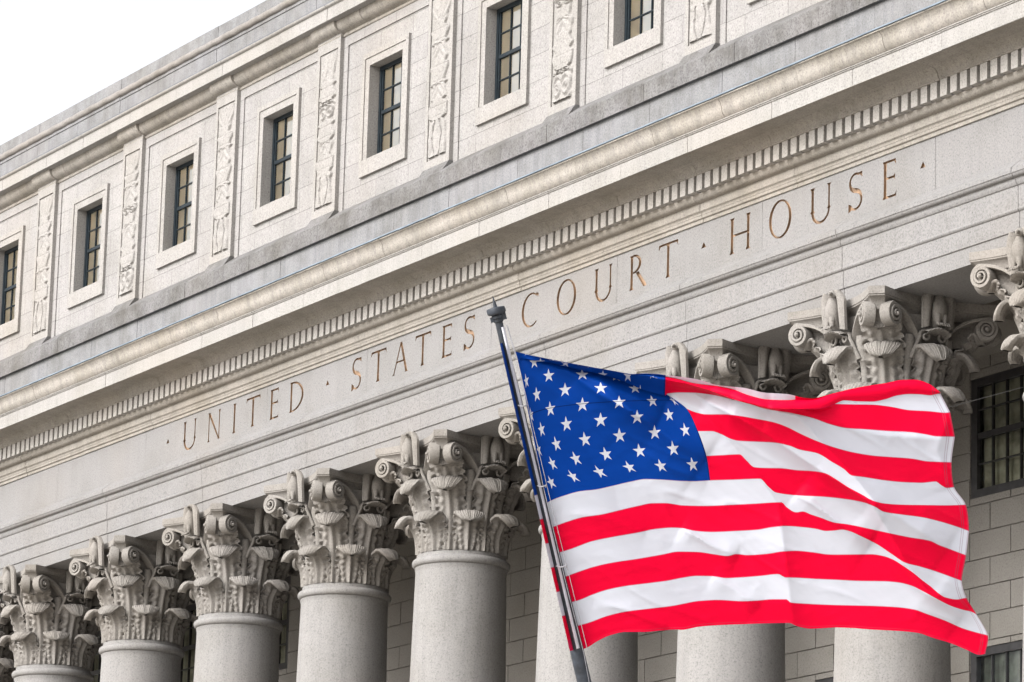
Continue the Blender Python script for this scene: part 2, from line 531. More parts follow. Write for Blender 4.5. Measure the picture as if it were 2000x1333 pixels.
def glyph(ch, w):
    if ch == 'I':
        return [stem(w / 2)]
    if ch == 'T':
        return [stem(w * 0.49, z1=0.97)] + bar(0.0, w, 1 - TN / ZH, l=-0.05, r=-0.05)
    if ch == 'E':
        x = 0.055
        return [stem(x)] + bar(x, w - 0.01, 1 - TN / ZH, r=-0.045) + bar(x, w - 0.03, 0.50, r=0.0) + [[(w - 0.05, 0.5 * ZH), (w - 0.022, 0.5 * ZH - 0.028), (w - 0.018, 0.5 * ZH + TN + 0.028), (w - 0.05, 0.5 * ZH + TN)]] + bar(x, w, 0.0, r=0.055)
    if ch == 'H':
        return [stem(0.05), stem(w - 0.05)] + bar(0.05, w - 0.05, 0.47)
    if ch == 'N':
        d = 0.05
        return [stem(d, TN * 1.1), stem(w - d, TN * 1.1), [(d - 0.045, ZH), (d + 0.030, ZH), (w - d + 0.018, 0.0), (w - d - 0.022, 0.0)]]
    if ch == 'U':
        a, b = 0.055, w - 0.055
        cx, rx = (a + b) / 2, (b - a) / 2
        return [stem(a, TH * 0.92, 0.32, 1.0), stem(b, TN * 1.25, 0.32, 1.0)] + ring(cx, 0.34 * ZH, rx, 0.33 * ZH, PI, 2 * PI, lambda t: TN * 1.25 + (TH * 0.92 - TN * 1.25) * (0.5 - 0.5 * math.cos(t)) ** 1.5)
    if ch == 'A':
        ap = w * 0.52
        L = [[(0.03, 0.0), (0.03 + TN, 0.0), (ap + 0.008, ZH * 0.99), (ap - 0.025, ZH * 0.99)], [(w - 0.09, 0.0), (w - 0.025, 0.0), (ap + 0.02, ZH * 1.0), (ap - 0.038, ZH * 1.0)]]
        L += [[(0.0, 0.0), (0.085, 0.0), (0.058, 0.022), (0.035, 0.022)], [(w - 0.115, 0.0), (w, 0.0), (w - 0.035, 0.022), (w - 0.09, 0.022)]]
        return L + bar(w * 0.24, w * 0.76, 0.36, TN * 0.9)
    if ch == 'D':
        x = 0.055
        return [stem(x)] + ring(x + 0.02, ZH / 2, w - 0.055 - x, ZH / 2 - 0.013, -PI / 2, PI / 2, lambda t: TN + (TH - TN) * abs(math.cos(t)) ** 1.3)
    if ch == 'C':
        return ring(w * 0.56, ZH / 2, w * 0.52, ZH / 2 - 0.004, 0.30 * PI, 1.72 * PI, lambda t: TN + (TH - TN) * max(0.0, -math.cos(t)) ** 1.2) + [[(w * 0.84, ZH * 0.99), (w, ZH * 0.93), (w * 0.985, ZH * 0.84), (w * 0.83, ZH * 0.90)]]
    if ch == 'O':
        return ring(w / 2, ZH / 2, w / 2 - 0.02, ZH / 2 + 0.002, 0, 2 * PI, lambda t: TN + (TH - TN) * abs(math.cos(t + 0.18)) ** 1.3, 40)
    if ch == 'R':
        x = 0.06
        rr = w * 0.40
        return [stem(x)] + ring(x + 0.03, ZH * 0.735, rr, ZH * 0.25, -PI / 2, PI / 2, lambda t: TN + (TH - TN) * abs(math.cos(t)) ** 1.3) + [[(x + 0.10, ZH * 0.47), (x + 0.175, ZH * 0.49), (w - 0.02, 0.035), (w, 0.0), (w - 0.085, 0.0)]]
    if ch == 'S':
        pts, wd = [], []
        for i in range(33):
            t = i / 32
            if t < 0.5:
                a = 0.28 * PI + t / 0.5 * 1.22 * PI
                p = (w * 0.50 + w * 0.42 * math.cos(a), ZH * 0.755 + ZH * 0.235 * math.sin(a))
            else:
                a = 0.5 * PI - (t - 0.5) / 0.5 * 1.28 * PI
                p = (w * 0.50 + w * 0.47 * math.cos(a), ZH * 0.27 + ZH * 0.262 * math.sin(a))
            pts.append(p)
            wd.append(TN + (TH * 1.05 - TN) * math.exp(-((t - 0.5) / 0.20) ** 2))
        # smooth the middle so that both bowls run into one spine
        for _ in range(4):
            pts = [pts[0]] + [((pts[i - 1][0] + 2 * pts[i][0] + pts[i + 1][0]) / 4, (pts[i - 1][1] + 2 * pts[i][1] + pts[i + 1][1]) / 4) for i in range(1, 32)] + [pts[-1]]
        e0, e1 = pts[0], pts[-1]
        return ribbon(pts, wd) + [[(e0[0] - 0.03, e0[1] + 0.020), (w * 0.98, ZH * 1.0), (w * 1.0, ZH * 0.84), (w * 0.93, ZH * 0.87)], [(0.0, -0.012), (e1[0] + 0.05, e1[1] - 0.03), (e1[0] + 0.03, e1[1] + 0.02), (0.0, 0.105)]]
    if ch == '^':
        return [[(0.0, 0.475 * ZH), (w, 0.475 * ZH), (w / 2, 0.64 * ZH)]]
    return []
LETTERS = [('^', -8.672, 0.105), ('U', -8.044, 0.485), ('N', -7.150, 0.47), ('I', -6.25, 0.12), ('T', -5.765, 0.463), ('E', -4.945, 0.285), ('D', -4.276, 0.468), ('^', -3.075, 0.11),
           ('S', -2.232, 0.29), ('T', -1.622, 0.457), ('A', -0.953, 0.495), ('T', -0.257, 0.456), ('E', 0.540, 0.288), ('S', 1.186, 0.306),
           ('C', 2.842, 0.448), ('O', 3.797, 0.503), ('U', 4.790, 0.474), ('R', 5.699, 0.447), ('T', 6.448, 0.459), ('^', 7.485, 0.12),
           ('H', 8.174, 0.478), ('O', 9.096, 0.494), ('U', 10.017, 0.475), ('S', 10.865, 0.298), ('E', 11.596, 0.284), ('^', 12.384, 0.115)]
fv, ff = [], []
FZ0, FZ1 = 0.29, 1.005
def fquad(x0, x1, z0, z1, y=0.0):
    o = len(fv)
    fv.extend([(x0, y, z0), (x1, y, z0), (x1, y, z1), (x0, y, z1)])
    ff.append((o, o + 1, o + 2, o + 3))
fj = [-19.2, -16.4, -13.0, -9.47, -5.05, -1.75, 1.98, 5.38, 8.93, 12.70, 16.2]
FRIEZE = None
letter_parts = []
xcur = X_LEFT
tiles = []
for ch, x0, w in LETTERS:
    tiles.append((x0 - 0.06, x0 + w + 0.06, ch, x0, w))
DEP = 0.034
for (a, b, ch, x0, w) in tiles:
    segs = [xcur] + [j for j in fj if xcur < j < a] + [a]
    for i in range(len(segs) - 1):
        s0 = segs[i] + (0.003 if i > 0 else 0)
        s1 = segs[i + 1] - (0.003 if i < len(segs) - 2 else 0)
        fquad(s0, s1, FZ0, FZ1)
        if i < len(segs) - 2:
            fquad(s1, s1 + 0.006, FZ0, FZ1, 0.008)
    polys = [[(x0 + px, Z0 + pz) for px, pz in P] for P in glyph(ch, w)]
    V2 = [Vector(p) for p in [(a, FZ0), (b, FZ0), (b, FZ1), (a, FZ1)]]
    F2 = [[0, 1, 2, 3]]
    for P in polys:
        area = sum(P[i][0] * P[(i + 1) % len(P)][1] - P[(i + 1) % len(P)][0] * P[i][1] for i in range(len(P)))
        if area < 0:
            P = P[::-1]
        F2.append(list(range(len(V2), len(V2) + len(P))))
        V2 += [Vector(p) for p in P]
    ov, oe, of, _, _, ofc = geometry.delaunay_2d_cdt(V2, [], F2, 0, 1e-5, True)
    base = len(fv)
    fv.extend([(v.x, 0.0, v.y) for v in ov])
    inside = [any(q > 0 for q in src) for src in ofc]
    lv, lf, vm = [], [], {}
    def LV(i, y):
        if (i, y) not in vm:
            vm[(i, y)] = len(lv)
            lv.append((ov[i].x, y, ov[i].y))
        return vm[(i, y)]
    edge_in = {}
    for f, ins in zip(of, inside):
        p, q, r3 = ov[f[0]], ov[f[1]], ov[f[2]]
        if (q - p).cross(r3 - p) < 0:
            f = f[::-1]
        if ins:
            lf.append(tuple(LV(i, DEP) for i in f))
            for i in range(len(f)):
                edge_in[(f[i], f[(i + 1) % len(f)])] = True
        else:
            ff.append(tuple(base + i for i in f))
    for (i, j) in list(edge_in):
        if (j, i) not in edge_in:
            lf.append((LV(i, DEP), LV(j, DEP), LV(j, 0.0), LV(i, 0.0)))
    letter_parts.append(('interpunct' if ch == '^' else 'letter', lv, lf))
    xcur = b
segs = [xcur] + [j for j in fj if j > xcur] + [X_RIGHT]
for i in range(len(segs) - 1):
    s0 = segs[i] + (0.003 if i > 0 else 0)
    s1 = segs[i + 1] - (0.003 if i < len(segs) - 2 else 0)
    fquad(s0, s1, FZ0, FZ1)
    if i < len(segs) - 2:
        fquad(s1, s1 + 0.006, FZ0, FZ1, 0.008)
FRIEZE = house(link_mesh('frieze', fv, ff, M_FRIEZE, HOUSE))
for nm, lv, lf in letter_parts:
    link_mesh(nm, lv, lf, M_GOLD, FRIEZE)

# bed mouldings under the dentils
PROF = [(0.30, 1.0), (-0.022, 1.0), (-0.022, 1.046), (-0.045, 1.058), (-0.045, 1.096)] + arc((-0.050, 1.10), (-0.074, 1.142), -0.2, 4) + [(-0.078, 1.15), (-0.078, 1.248)] + arc((-0.085, 1.252), (-0.182, 1.330), 0.24, 6) + [(-0.186, 1.342), (0.30, 1.342)]
house(extrude_run('bed_moulding', PROF, X_LEFT, X_RIGHT, joints(2.4, 0.9, 0.2, 3), M_BED, HOUSE, smooth=25))
# dentil course: one notched band
mb = MB()
pts = []
x = math.floor(X_LEFT / 0.2) * 0.2 + 0.2 * 0.47
gap = 0.068
DF, DG = -0.272, -0.130
pts.append((X_LEFT, DF))
rr = random.Random(3)
while x < X_RIGHT - 0.3:
    if x > X_LEFT + 0.1:
        j = rr.uniform(-0.003, 0.003)
        pts += [(x + j, DF), (x + j, DG), (x + gap + j, DG), (x + gap + j, DF)]
    x += 0.2
pts.append((X_RIGHT, DF))
DZ0, DZ1 = 1.342, 1.556
for i in range(len(pts) - 1):
    (xa, ya), (xb, yb) = pts[i], pts[i + 1]
    mb.add([(xa, ya, DZ0 + 0.001), (xb, yb, DZ0 + 0.001), (xb, yb, DZ1), (xa, ya, DZ1)], [(0, 1, 2, 3)])
    if abs(ya - yb) < 1e-6 and ya == DF:
        mb.add([(xa, DF, DZ0 + 0.001), (xa, DG, DZ0 + 0.001), (xb, DG, DZ0 + 0.001), (xb, DF, DZ0 + 0.001)], [(0, 1, 2, 3)])
house(mb.obj('dentil_band', M_DENT, HOUSE))
# cornice
PROF = [(0.30, 1.556), (-0.286, 1.556), (-0.286, 1.572), (-0.298, 1.576), (-0.298, 1.588)] + arc((-0.302, 1.59), (-0.405, 1.695), -0.22, 7) + [(-0.410, 1.702), (-0.690, 1.702), (-0.690, 1.690), (-0.722, 1.690)]
n_c = len(PROF)
house(extrude_run('cornice_soffit', PROF + [(-0.70, 1.72), (0.30, 1.72)], X_LEFT, X_RIGHT, joints(1.8, 0.5, 0.1, 5), M_BED, HOUSE, smooth=25))
PROF = [(-0.60, 1.715), (-0.7225, 1.692), (-0.7235, 1.908), (-0.738, 1.912), (-0.738, 1.924), (-0.752, 1.930), (-0.752, 1.942), (-0.60, 1.95)]
house(extrude_run('corona', PROF, X_LEFT, X_RIGHT, joints(1.8, 1.1, 0.15, 6), M_CORONA, HOUSE, smooth=25))
PROF = [(-0.40, 1.935), (-0.750, 1.943)] + arc((-0.754, 1.946), (-0.815, 2.065), 0.10, 5) + arc((-0.815, 2.065), (-0.872, 2.172), -0.10, 5)[1:] + [(-0.886, 2.176), (-0.886, 2.190), (0.25, 2.24), (0.25, 1.935)]
house(extrude_run('cornice_cyma', PROF, X_LEFT, X_RIGHT, joints(1.8, 0.2, 0.15, 8), M_CORN, HOUSE, smooth=30))
# lead edge on the cornice, a little uneven
P = []
nseg = 260
for i in range(nseg + 1):
    x = X_LEFT + (X_RIGHT - X_LEFT) * i / nseg
    d = 0.006 * noise.noise(Vector((x * 1.7, 0, 0))) + 0.004 * noise.noise(Vector((x * 7.1, 3, 0)))
    P.append([(x, 0.0, 2.268), (x, -0.87 + d, 2.222 + d), (x, -0.898 + d, 2.216 + d), (x, -0.904 + d, 2.196 + d * 1.5), (x, -0.875, 2.191 + d)])
mb = MB()
mb.grid(P, flip=True)
house(mb.obj('lead_flashing', M_LEAD, HOUSE))
# blocking course under the attic
PROF = [(0.6, 2.2), (0.0, 2.2), (0.0, 3.008), (0.02, 3.012), (0.02, 3.020), (-0.062, 3.020), (-0.064, 3.282), (-0.050, 3.300), (0.30, 3.60), (0.6, 3.60)]
lower = [(0.6, 2.2), (0.0, 2.2), (0.0, 3.014), (0.6, 3.014)]
house(extrude_run('blocking_course', lower, X_LEFT, X_RIGHT, joints(1.8, 0.7, 0.1, 11), M_PARA, HOUSE))
upper = [(0.6, 3.016), (-0.062, 3.016), (-0.064, 3.275), (-0.050, 3.297), (0.30, 3.565), (0.6, 3.565)]
house(extrude_run('attic_step', upper, X_LEFT, X_RIGHT, joints(2.4, 1.9, 0.3, 12), M_GREY, HOUSE))

# attic wall with sunk panels and window openings
BAYS = list(range(-7, 6))            # window bay k lies between columns k and k+1
OW, OZ0, OZ1 = 1.05, 4.135, 5.635
wxs, wzs = {X_LEFT, X_RIGHT}, {3.40, 3.80, 6.155, 6.60, OZ0 - 0.05, OZ1 + 0.05}
for k in BAYS:
    c = (k + 0.5) * B
    wxs |= {c - 1.28, c + 1.28, c - OW / 2 - 0.05, c + OW / 2 + 0.05}
wxs = sorted(x for x in wxs if X_LEFT <= x <= X_RIGHT)
wzs = sorted(wzs)
def wall_depth(i, j):
    xm, zm = (wxs[i] + wxs[i + 1]) / 2, (wzs[j] + wzs[j + 1]) / 2
    k = math.floor(xm / B)
    dx = abs(xm - (k + 0.5) * B)
    if dx < OW / 2 + 0.04 and OZ0 < zm < OZ1:
        return None
    if dx < 1.28 and zm < 6.155 and k in BAYS:
        return 0.192
    return 0.172
house(relief_cells('attic_wall', wxs, wzs, wall_depth, M_WALL, HOUSE, back=0.46))

# windows: surround, sash, panes, blind
def build_window():
    root = empty('window', (0, 0, 0))
    so = 0.21
    xs = [-OW / 2 - so, -OW / 2 - so + 0.085, -OW / 2 - 0.012, -OW / 2, OW / 2, OW / 2 + 0.012, OW / 2 + so - 0.085, OW / 2 + so]
    zs = [3.865, OZ0 - 0.012, OZ0, OZ1, OZ1 + 0.012, OZ1 + so - 0.085, OZ1 + so]
    def dep(i, j):
        if 3 <= i <= 3 and j == 2:
            return None
        if j == 0:
            return 0.142
        if i in (0, 6) or j == 5:
            return 0.143
        return 0.160
    relief_cells('stone_surround', xs, zs, dep, M_PIL, root, back=0.40)
    mb = MB()
    y0, y1 = 0.355, 0.405
    a, b = -OW / 2 - 0.002, OW / 2 + 0.002
    mb.box(a, a + 0.060, y0 - 0.015, y1, OZ0, OZ1)
    mb.box(b - 0.060, b, y0 - 0.015, y1, OZ0, OZ1)
    mb.box(a + 0.060, b - 0.060, y0 - 0.015, y1, OZ1 - 0.060, OZ1 + 0.002)
    mb.box(a + 0.060, b - 0.060, y0 - 0.015, y1, OZ0 - 0.002, OZ0 + 0.060)
    mb.box(a + 0.060, a + 0.092, y0, y1 - 0.003, OZ0 + 0.060, OZ1 - 0.060)
    mb.box(b - 0.092, b - 0.060, y0, y1 - 0.003, OZ0 + 0.060, OZ1 - 0.060)
    zm = (OZ0 + OZ1) / 2
    mb.box(a + 0.092, b - 0.092, y0 - 0.012, y1 - 0.006, zm - 0.030, zm + 0.025)
    for t in (1 / 3, 2 / 3):
        xx = a + 0.092 + (b - a - 0.184) * t
        for (p, q) in ((OZ0 + 0.060, zm - 0.035), (zm + 0.03, OZ1 - 0.060)):
            mb.box(xx - 0.009, xx + 0.009, y0 + 0.004, y1 - 0.008, p, q)
    for (p, q) in ((OZ0 + 0.060, zm - 0.035), (zm + 0.03, OZ1 - 0.060)):
        zz = (p + q) / 2
        mb.box(a + 0.092, b - 0.092, y0 + 0.006, y1 - 0.01, zz - 0.009, zz + 0.009)
    mb.obj('sash_frame', M_SASH, root)
    mb = MB()
    mb.add([(a + 0.06, 0.380, OZ0 + 0.05), (b - 0.06, 0.380, OZ0 + 0.05), (b - 0.06, 0.380, OZ1 - 0.05), (a + 0.06, 0.380, OZ1 - 0.05)], [(0, 1, 2, 3)])
    mb.obj('glass_pane', M_GLASS, root)
    P = []
    for i in range(41):
        xx = a + 0.02 + (b - a - 0.04) * i / 40
        P.append([(xx, 0.390 + 0.004 * math.sin(i * 1.3), OZ0 - 0.05), (xx, 0.390 + 0.003 * math.sin(i * 1.3 + 1), OZ1 + 0.05)])
    mb = MB()
    mb.grid(P)
    mb.obj('blind', M_BLIND, root, smooth=60)
    return root
W0 = build_window()
first = True
for k in range(-6, 4):
    o = W0 if first else copy_tree(W0, None)
    first = False
    o.parent = HOUSE
    o.location = ((k + 0.5) * B, 0, -GROUND_Z)

# pilasters with carved candelabra panels
PW, PY = 0.76, 0.104
def carve(variant):
    r = random.Random(40 + variant)
    nx, nzr = 44, 240
    w, z0, z1 = 0.56, 3.655, 6.12
    hgt = z1 - z0
    # silhouette control points: (height fraction, half width fraction, kind)
    seqs = [
        [(0, .86, 'f'), (.20, .80, 'f'), (.225, .50, 'r'), (.245, .92, 'g'), (.31, .98, 'g'), (.345, .52, 'r'), (.36, .80, 'l'), (.44, .60, 'l'), (.455, .90, 'r'), (.47, .55, 'g'), (.57, .96, 'g'), (.585, .60, 'r'), (.62, .82, 'l'), (.70, .55, 'l'), (.715, .88, 'r'), (.73, .60, 'g'), (.80, .93, 'g'), (.82, .45, 'r'), (.86, .62, 'p'), (.95, .97, 'p'), (1, .90, 'p')],
        [(0, .80, 's'), (.16, .92, 's'), (.19, .55, 'r'), (.21, .80, 'g'), (.27, 1.0, 'g'), (.30, .66, 'r'), (.33, .95, 'g'), (.375, .62, 'r'), (.40, .72, 'l'), (.47, .90, 'l'), (.50, .58, 'r'), (.56, .66, 's'), (.62, .94, 'g'), (.645, .62, 'r'), (.67, .88, 'l'), (.75, .60, 'l'), (.77, .93, 'r'), (.79, .58, 'g'), (.855, .95, 'g'), (.87, .55, 'r'), (.91, .80, 'p'), (1, .98, 'p')],
        [(0, .90, 'f'), (.17, .70, 'f'), (.19, .92, 'r'), (.21, .62, 'r'), (.24, .88, 'g'), (.30, .99, 'g'), (.33, .50, 'l'), (.40, .85, 'l'), (.42, .55, 'r'), (.45, .98, 'g'), (.52, .70, 'g'), (.54, .95, 'r'), (.555, .60, 's'), (.66, .85, 's'), (.69, .55, 'r'), (.71, .92, 'g'), (.78, .66, 'g'), (.80, .90, 'r'), (.82, .58, 'l'), (.90, .75, 'p'), (1, .97, 'p')]]
    S = seqs[variant % 3]
    S = [(a, min(1, b * r.uniform(0.96, 1.03)), c) for a, b, c in S]
    fa = [s[0] for s in S]
    P = []
    ph = r.uniform(0, 9)
    for j in range(nzr + 1):
        t = j / nzr
        i = max(q for q in range(len(S)) if S[q][0] <= t + 1e-9)
        i2 = min(i + 1, len(S) - 1)
        lt = 0 if i2 == i else (t - S[i][0]) / (S[i2][0] - S[i][0])
        s = lt * lt * (3 - 2 * lt)
        hw = min(1.0, 1.06 * (S[i][1] * (1 - s) + S[i2][1] * s)) * w / 2
        kind = S[i][2]
        row = []
        for k in range(nx + 1):
            u = -1 + 2 * k / nx
            xx = u * w / 2
            q = xx / hw
            if abs(q) >= 1:
                h = 0.0
            else:
                h = 0.027 * min(1.0, (1 - abs(q)) / 0.07) ** 0.5 + 0.005 * math.sqrt(1 - q * q)
                if kind == 'g':
                    h += 0.010 * abs(math.sin(q * 4.5 * math.pi)) - 0.006 * (1 if lt > 0.92 or lt < 0.05 else 0)
                elif kind == 'l':
                    h += 0.011 * math.sin(abs(q) * 9 + lt * 7 + ph) * (1 - abs(q) * 0.4)
                elif kind == 'p':
                    an = math.atan2(xx, (t - 0.84) * hgt + 1e-3)
                    h += 0.014 * abs(math.cos(an * 7)) - 0.010
                elif kind == 'f':
                    n1 = noise.noise(Vector((xx * 13 + ph, t * hgt * 8, 1.3)))
                    h += 0.020 * n1 - (0.028 if abs(abs(xx) - 0.05 - 0.09 * math.sin(t * 14)) < 0.014 else 0)
                elif kind == 's':
                    rr = math.hypot(abs(xx) - 0.11, ((lt - 0.5) * 0.30))
                    h += 0.015 * math.sin(rr * 75 - math.atan2(lt - 0.5, abs(xx) - 0.11))
                else:
                    h += 0.006
            h += 0.003 * noise.noise(Vector((xx * 30, t * 60, ph)))
            row.append((xx, -h, z0 + t * hgt))
        P.append(row)
    return P
def build_pilaster(variant):
    root = empty('pilaster', (0, 0, 0))
    xs = [-PW / 2, -0.300, -0.285, 0.285, 0.300, PW / 2]
    zs = [3.46, 3.615, 3.632, 6.145, 6.162, 6.45]
    def dep(i, j):
        if i == 2 and j == 2:
            return PY + 0.020
        if i in (1, 2, 3) and j in (1, 2, 3):
            return PY + 0.022
        return PY
    relief_cells('pilaster_face', xs, zs, dep, M_PIL, root, back=0.21)
    mb = MB()
    mb.grid([[(x, y + PY + 0.018, z) for (x, y, z) in row] for row in carve(variant)], flip=False)
    mb.obj('carved_panel', M_PIL, root, smooth=50)
    # foot block that breaks the weathering
    mb = MB()
    a = PW / 2 + 0.012
    mb.add([(-a, -0.02, 3.315), (a, -0.02, 3.315), (a, 0.10, 3.495), (-a, 0.10, 3.495), (-a, 0.25, 3.315), (a, 0.25, 3.315), (a, 0.25, 3.495), (-a, 0.25, 3.495)],
           [(0, 1, 2, 3), (1, 5, 6, 2), (4, 0, 3, 7), (3, 2, 6, 7)])
    mb.obj('pilaster_foot', M_GREY, root)
    return root
PIL = [build_pilaster(v) for v in range(3)]
used = set()
for i, k in enumerate(range(-6, 5)):
    v = (0, 2, 0, 1, 0, 2, 0, 1, 2, 0, 1)[i]
    if v in used:
        o = copy_tree(PIL[v], None)
    else:
        o = PIL[v]
        used.add(v)
    o.parent = HOUSE
    o.location = (k * B, 0, -GROUND_Z)

# attic cornice: bead and cavetto break forward over the pilasters
PROF = [(0.6, 6.30), (0.168, 6.312), (0.154, 6.318), (0.146, 6.335), (0.154, 6.352), (0.162, 6.356), (0.160, 6.372)] + arc((0.154, 6.376), (0.010, 6.535), 0.20, 7) + [(0.005, 6.545), (0.6, 6.545)]
pe = set()
for k in range(-7, 6):
    pe |= {k * B - PW / 2 - 0.01, k * B + PW / 2 + 0.01}
npf = len(PROF)
def yo(x, k):
    kk = round(x / B)
    on = abs(x - kk * B) < PW / 2 + 0.009
    if k in (0, npf - 1, npf):
        return 0.0
    return -0.048 if on else 0.0
house(extrude_run('attic_cavetto', PROF, X_LEFT, X_RIGHT, joints(B, (1.0 - X_LEFT) % B, 0.2, 15), M_CORN, HOUSE, yoff=(pe, yo), smooth=30))
PROF = [(0.5, 6.550), (-0.125, 6.548), (-0.125, 6.745), (-0.132, 6.752)] + arc((-0.140, 6.755), (-0.170, 6.785), 0.15, 3) + [(-0.172, 6.798), (0.5, 6.84)]
house(extrude_run('attic_corona', PROF, X_LEFT, X_RIGHT, joints(1.8, 0.4, 0.2, 16), M_CORONA, HOUSE, smooth=30))
PROF = [(0.5, 6.80), (-0.160, 6.800), (-0.166, 6.815), (0.5, 6.86)]
house(extrude_run('attic_flashing', PROF, X_LEFT, X_RIGHT, [], M_TAR, HOUSE, yjit=0))
# parapet with a carved roll
PROF = [(0.6, 6.78), (0.05, 6.78), (0.05, 7.188), (0.034, 7.194), (0.034, 7.226), (0.042, 7.232), (0.042, 7.385), (0.06, 7.392), (0.06, 7.585), (0.9, 7.60), (0.9, 6.78)]
house(extrude_run('parapet', PROF, X_LEFT, X_RIGHT, joints(1.8, 1.4, 0.1, 17), M_PARA, HOUSE))
mb = MB()
P = []
nseg = 1100
for i in range(nseg + 1):
    x = X_LEFT + (X_RIGHT - X_LEFT) * i / nseg
    u = x * 6.0
    row = []
    env = 0.5 + 0.5 * noise.noise(Vector((x * 1.1, 5, 0)))
    for k in range(9):
        a = -PI / 2 + PI * k / 8
        rr = 0.066 * (0.86 + 0.14 * abs(math.sin(u + a * 0.8))) * (0.94 + 0.10 * env)
        row.append((x, 0.042 - rr * math.cos(a) * 0.95, 7.312 + rr * math.sin(a)))
    P.append(row)
mb.grid(P)
M_ROLL = stone('roll_granite', (0.190, 0.178, 0.168), speck=0.2, blotch=0.2, dirt=0.45)
house(mb.obj('carved_roll', M_ROLL, HOUSE, smooth=40))

# roof and the body of the building behind
mb = MB()
mb.box(X_LEFT + 0.01, X_RIGHT - 0.01, 0.7, 14.0, 7.30, 7.42)
house(mb.obj('roof', M_ROOF, HOUSE))
mb = MB()
mb.box(X_LEFT, X_RIGHT, 4.9, 14.0, GROUND_Z, 7.25)
mb.box(X_LEFT, X_RIGHT, 0.95, 4.88, -0.10, 7.25)
house(mb.obj('building_body', M_ASHLAR, HOUSE))

# portico ceiling, back wall with tall windows
mb = MB()
mb.box(X_LEFT, X_RIGHT, 1.48, 4.4, -0.42, -0.12)
for k in range(-7, 6):
    mb.box(k * B - 0.45, k * B + 0.45, 1.475, 4.0, -0.70, -0.421)
house(mb.obj('portico_ceiling', M_SOFFIT, HOUSE))
WY = 3.95
PWINS = [(-0.69, -2.33), (-4.36, -7.4)]
bz = [GROUND_Z + 2.6]
rows = []
z = -2.80 + 0.37 * 8
r0 = -2.80
zt = r0 + 0.37 * 8
nrow = int((zt - (GROUND_Z + 2.6)) / 0.37) + 1
zedges = [zt - 0.37 * i for i in range(nrow + 1)][::-1]
G = 0.016
azs = set()
for e in zedges:
    azs |= {e - G / 2, e + G / 2}
for t, s in PWINS:
    azs |= {t, s}
azs = sorted(a for a in azs if a < -0.12)
azs.append(-0.12)
axs = {X_LEFT, X_RIGHT}
kx = X_LEFT
vj = []
while kx < X_RIGHT:
    vj.append(kx)
    axs |= {kx - G / 2, kx + G / 2}
    kx += 0.45
for k in range(-8, 6):
    axs |= {(k + 0.25) * B, (k + 0.75) * B}
axs = sorted(x for x in axs if X_LEFT <= x <= X_RIGHT)
def ash(i, j):
    xm, zm = (axs[i] + axs[i + 1]) / 2, (azs[j] + azs[j + 1]) / 2
    fr = (xm / B) % 1.0
    if 0.25 < fr < 0.75:
        for t, s in PWINS:
            if s < zm < t:
                return None
    row = math.floor((zm - zedges[0]) / 0.37)
    inz = abs(((zm - zedges[0]) / 0.37) - round((zm - zedges[0]) / 0.37)) * 0.37 < G / 2
    q = (xm - X_LEFT) / 0.45
    inx = abs(q - round(q)) * 0.45 < G / 2 and (round(q) + row) % 2 == 0
    if inz or inx:
        return WY + 0.022
    return WY + 0.0025 * noise.cell(Vector(((xm - X_LEFT + 0.45 * (row % 2)) // 0.9 + 0.5, row + 0.5, 0.5)))
house(relief_cells('portico_wall', axs, azs, ash, M_ASHLAR, HOUSE, back=WY + 0.30))
def build_pwin(t, s):
    root = empty('portico_window', (0, 0, 0))
    a, b = -0.25 * B, 0.25 * B
    y0, y1 = WY + 0.02, WY + 0.10
    mb = MB()
    mb.box(a, a + 0.13, y0, y1, s, t)
    mb.box(b - 0.13, b, y0, y1, s, t)
    mb.box(a + 0.13, b - 0.13, y0, y1, t - 0.11, t)
    mb.box(a + 0.13, b - 0.13, y0, y1, s, s + 0.12)
    mb.obj('window_frame', M_BRONZE, root)
    mb = MB()
    zm = (t + s) / 2 + 0.03
    mb.box(a + 0.13, b - 0.13, y0 + 0.012, y1 - 0.01, zm - 0.04, zm + 0.04)
    spans = ((s + 0.12, zm - 0.04), (zm + 0.04, t - 0.11))
    for i in range(1, 5):
        xx = a + 0.13 + (b - a - 0.26) * i / 5.0
        for (p, q) in spans:
            mb.box(xx - 0.010, xx + 0.010, y0 + 0.02, y1 - 0.015, p, q)
    for (p, q) in spans:
        nn = 2 if q - p < 1.2 else 3
        for i in range(1, nn):
            zz = p + (q - p) * i / nn
            mb.box(a + 0.13, b - 0.13, y0 + 0.023, y1 - 0.018, zz - 0.010, zz + 0.010)
    mb.obj('glazing_bars', M_BRONZE, root)
    mb = MB()
    mb.add([(a + 0.05, y1 - 0.03, s + 0.05), (b - 0.05, y1 - 0.03, s + 0.05), (b - 0.05, y1 - 0.03, t - 0.05), (a + 0.05, y1 - 0.03, t - 0.05)], [(0, 1, 2, 3)])
    mb.obj('glass_pane', M_GLASS2 if s > -3 else M_GLASS, root)
    P = []
    for i in range(61):
        xx = a + 0.02 + (b - a - 0.04) * i / 60
        w = 0.009 * math.sin(i * 0.9) + 0.006 * math.sin(i * 2.3)
        P.append([(xx, WY + 0.15 + w, s - 0.02), (xx, WY + 0.15 + w * 0.7, s + (t - s) * 0.5), (xx, WY + 0.15 + w * 0.4, t + 0.02)])
    mb = MB()
    mb.grid(P)
    mb.obj('drape', M_DRAPE, root, smooth=60)
    return root
for t, s in PWINS:
    src = build_pwin(t, s)
    first = True
    for k in range(-6, 5):
        o = src if first else copy_tree(src, None)
        first = False
        o.parent = HOUSE
        o.location = ((k + 0.5) * B, 0, -GROUND_Z)

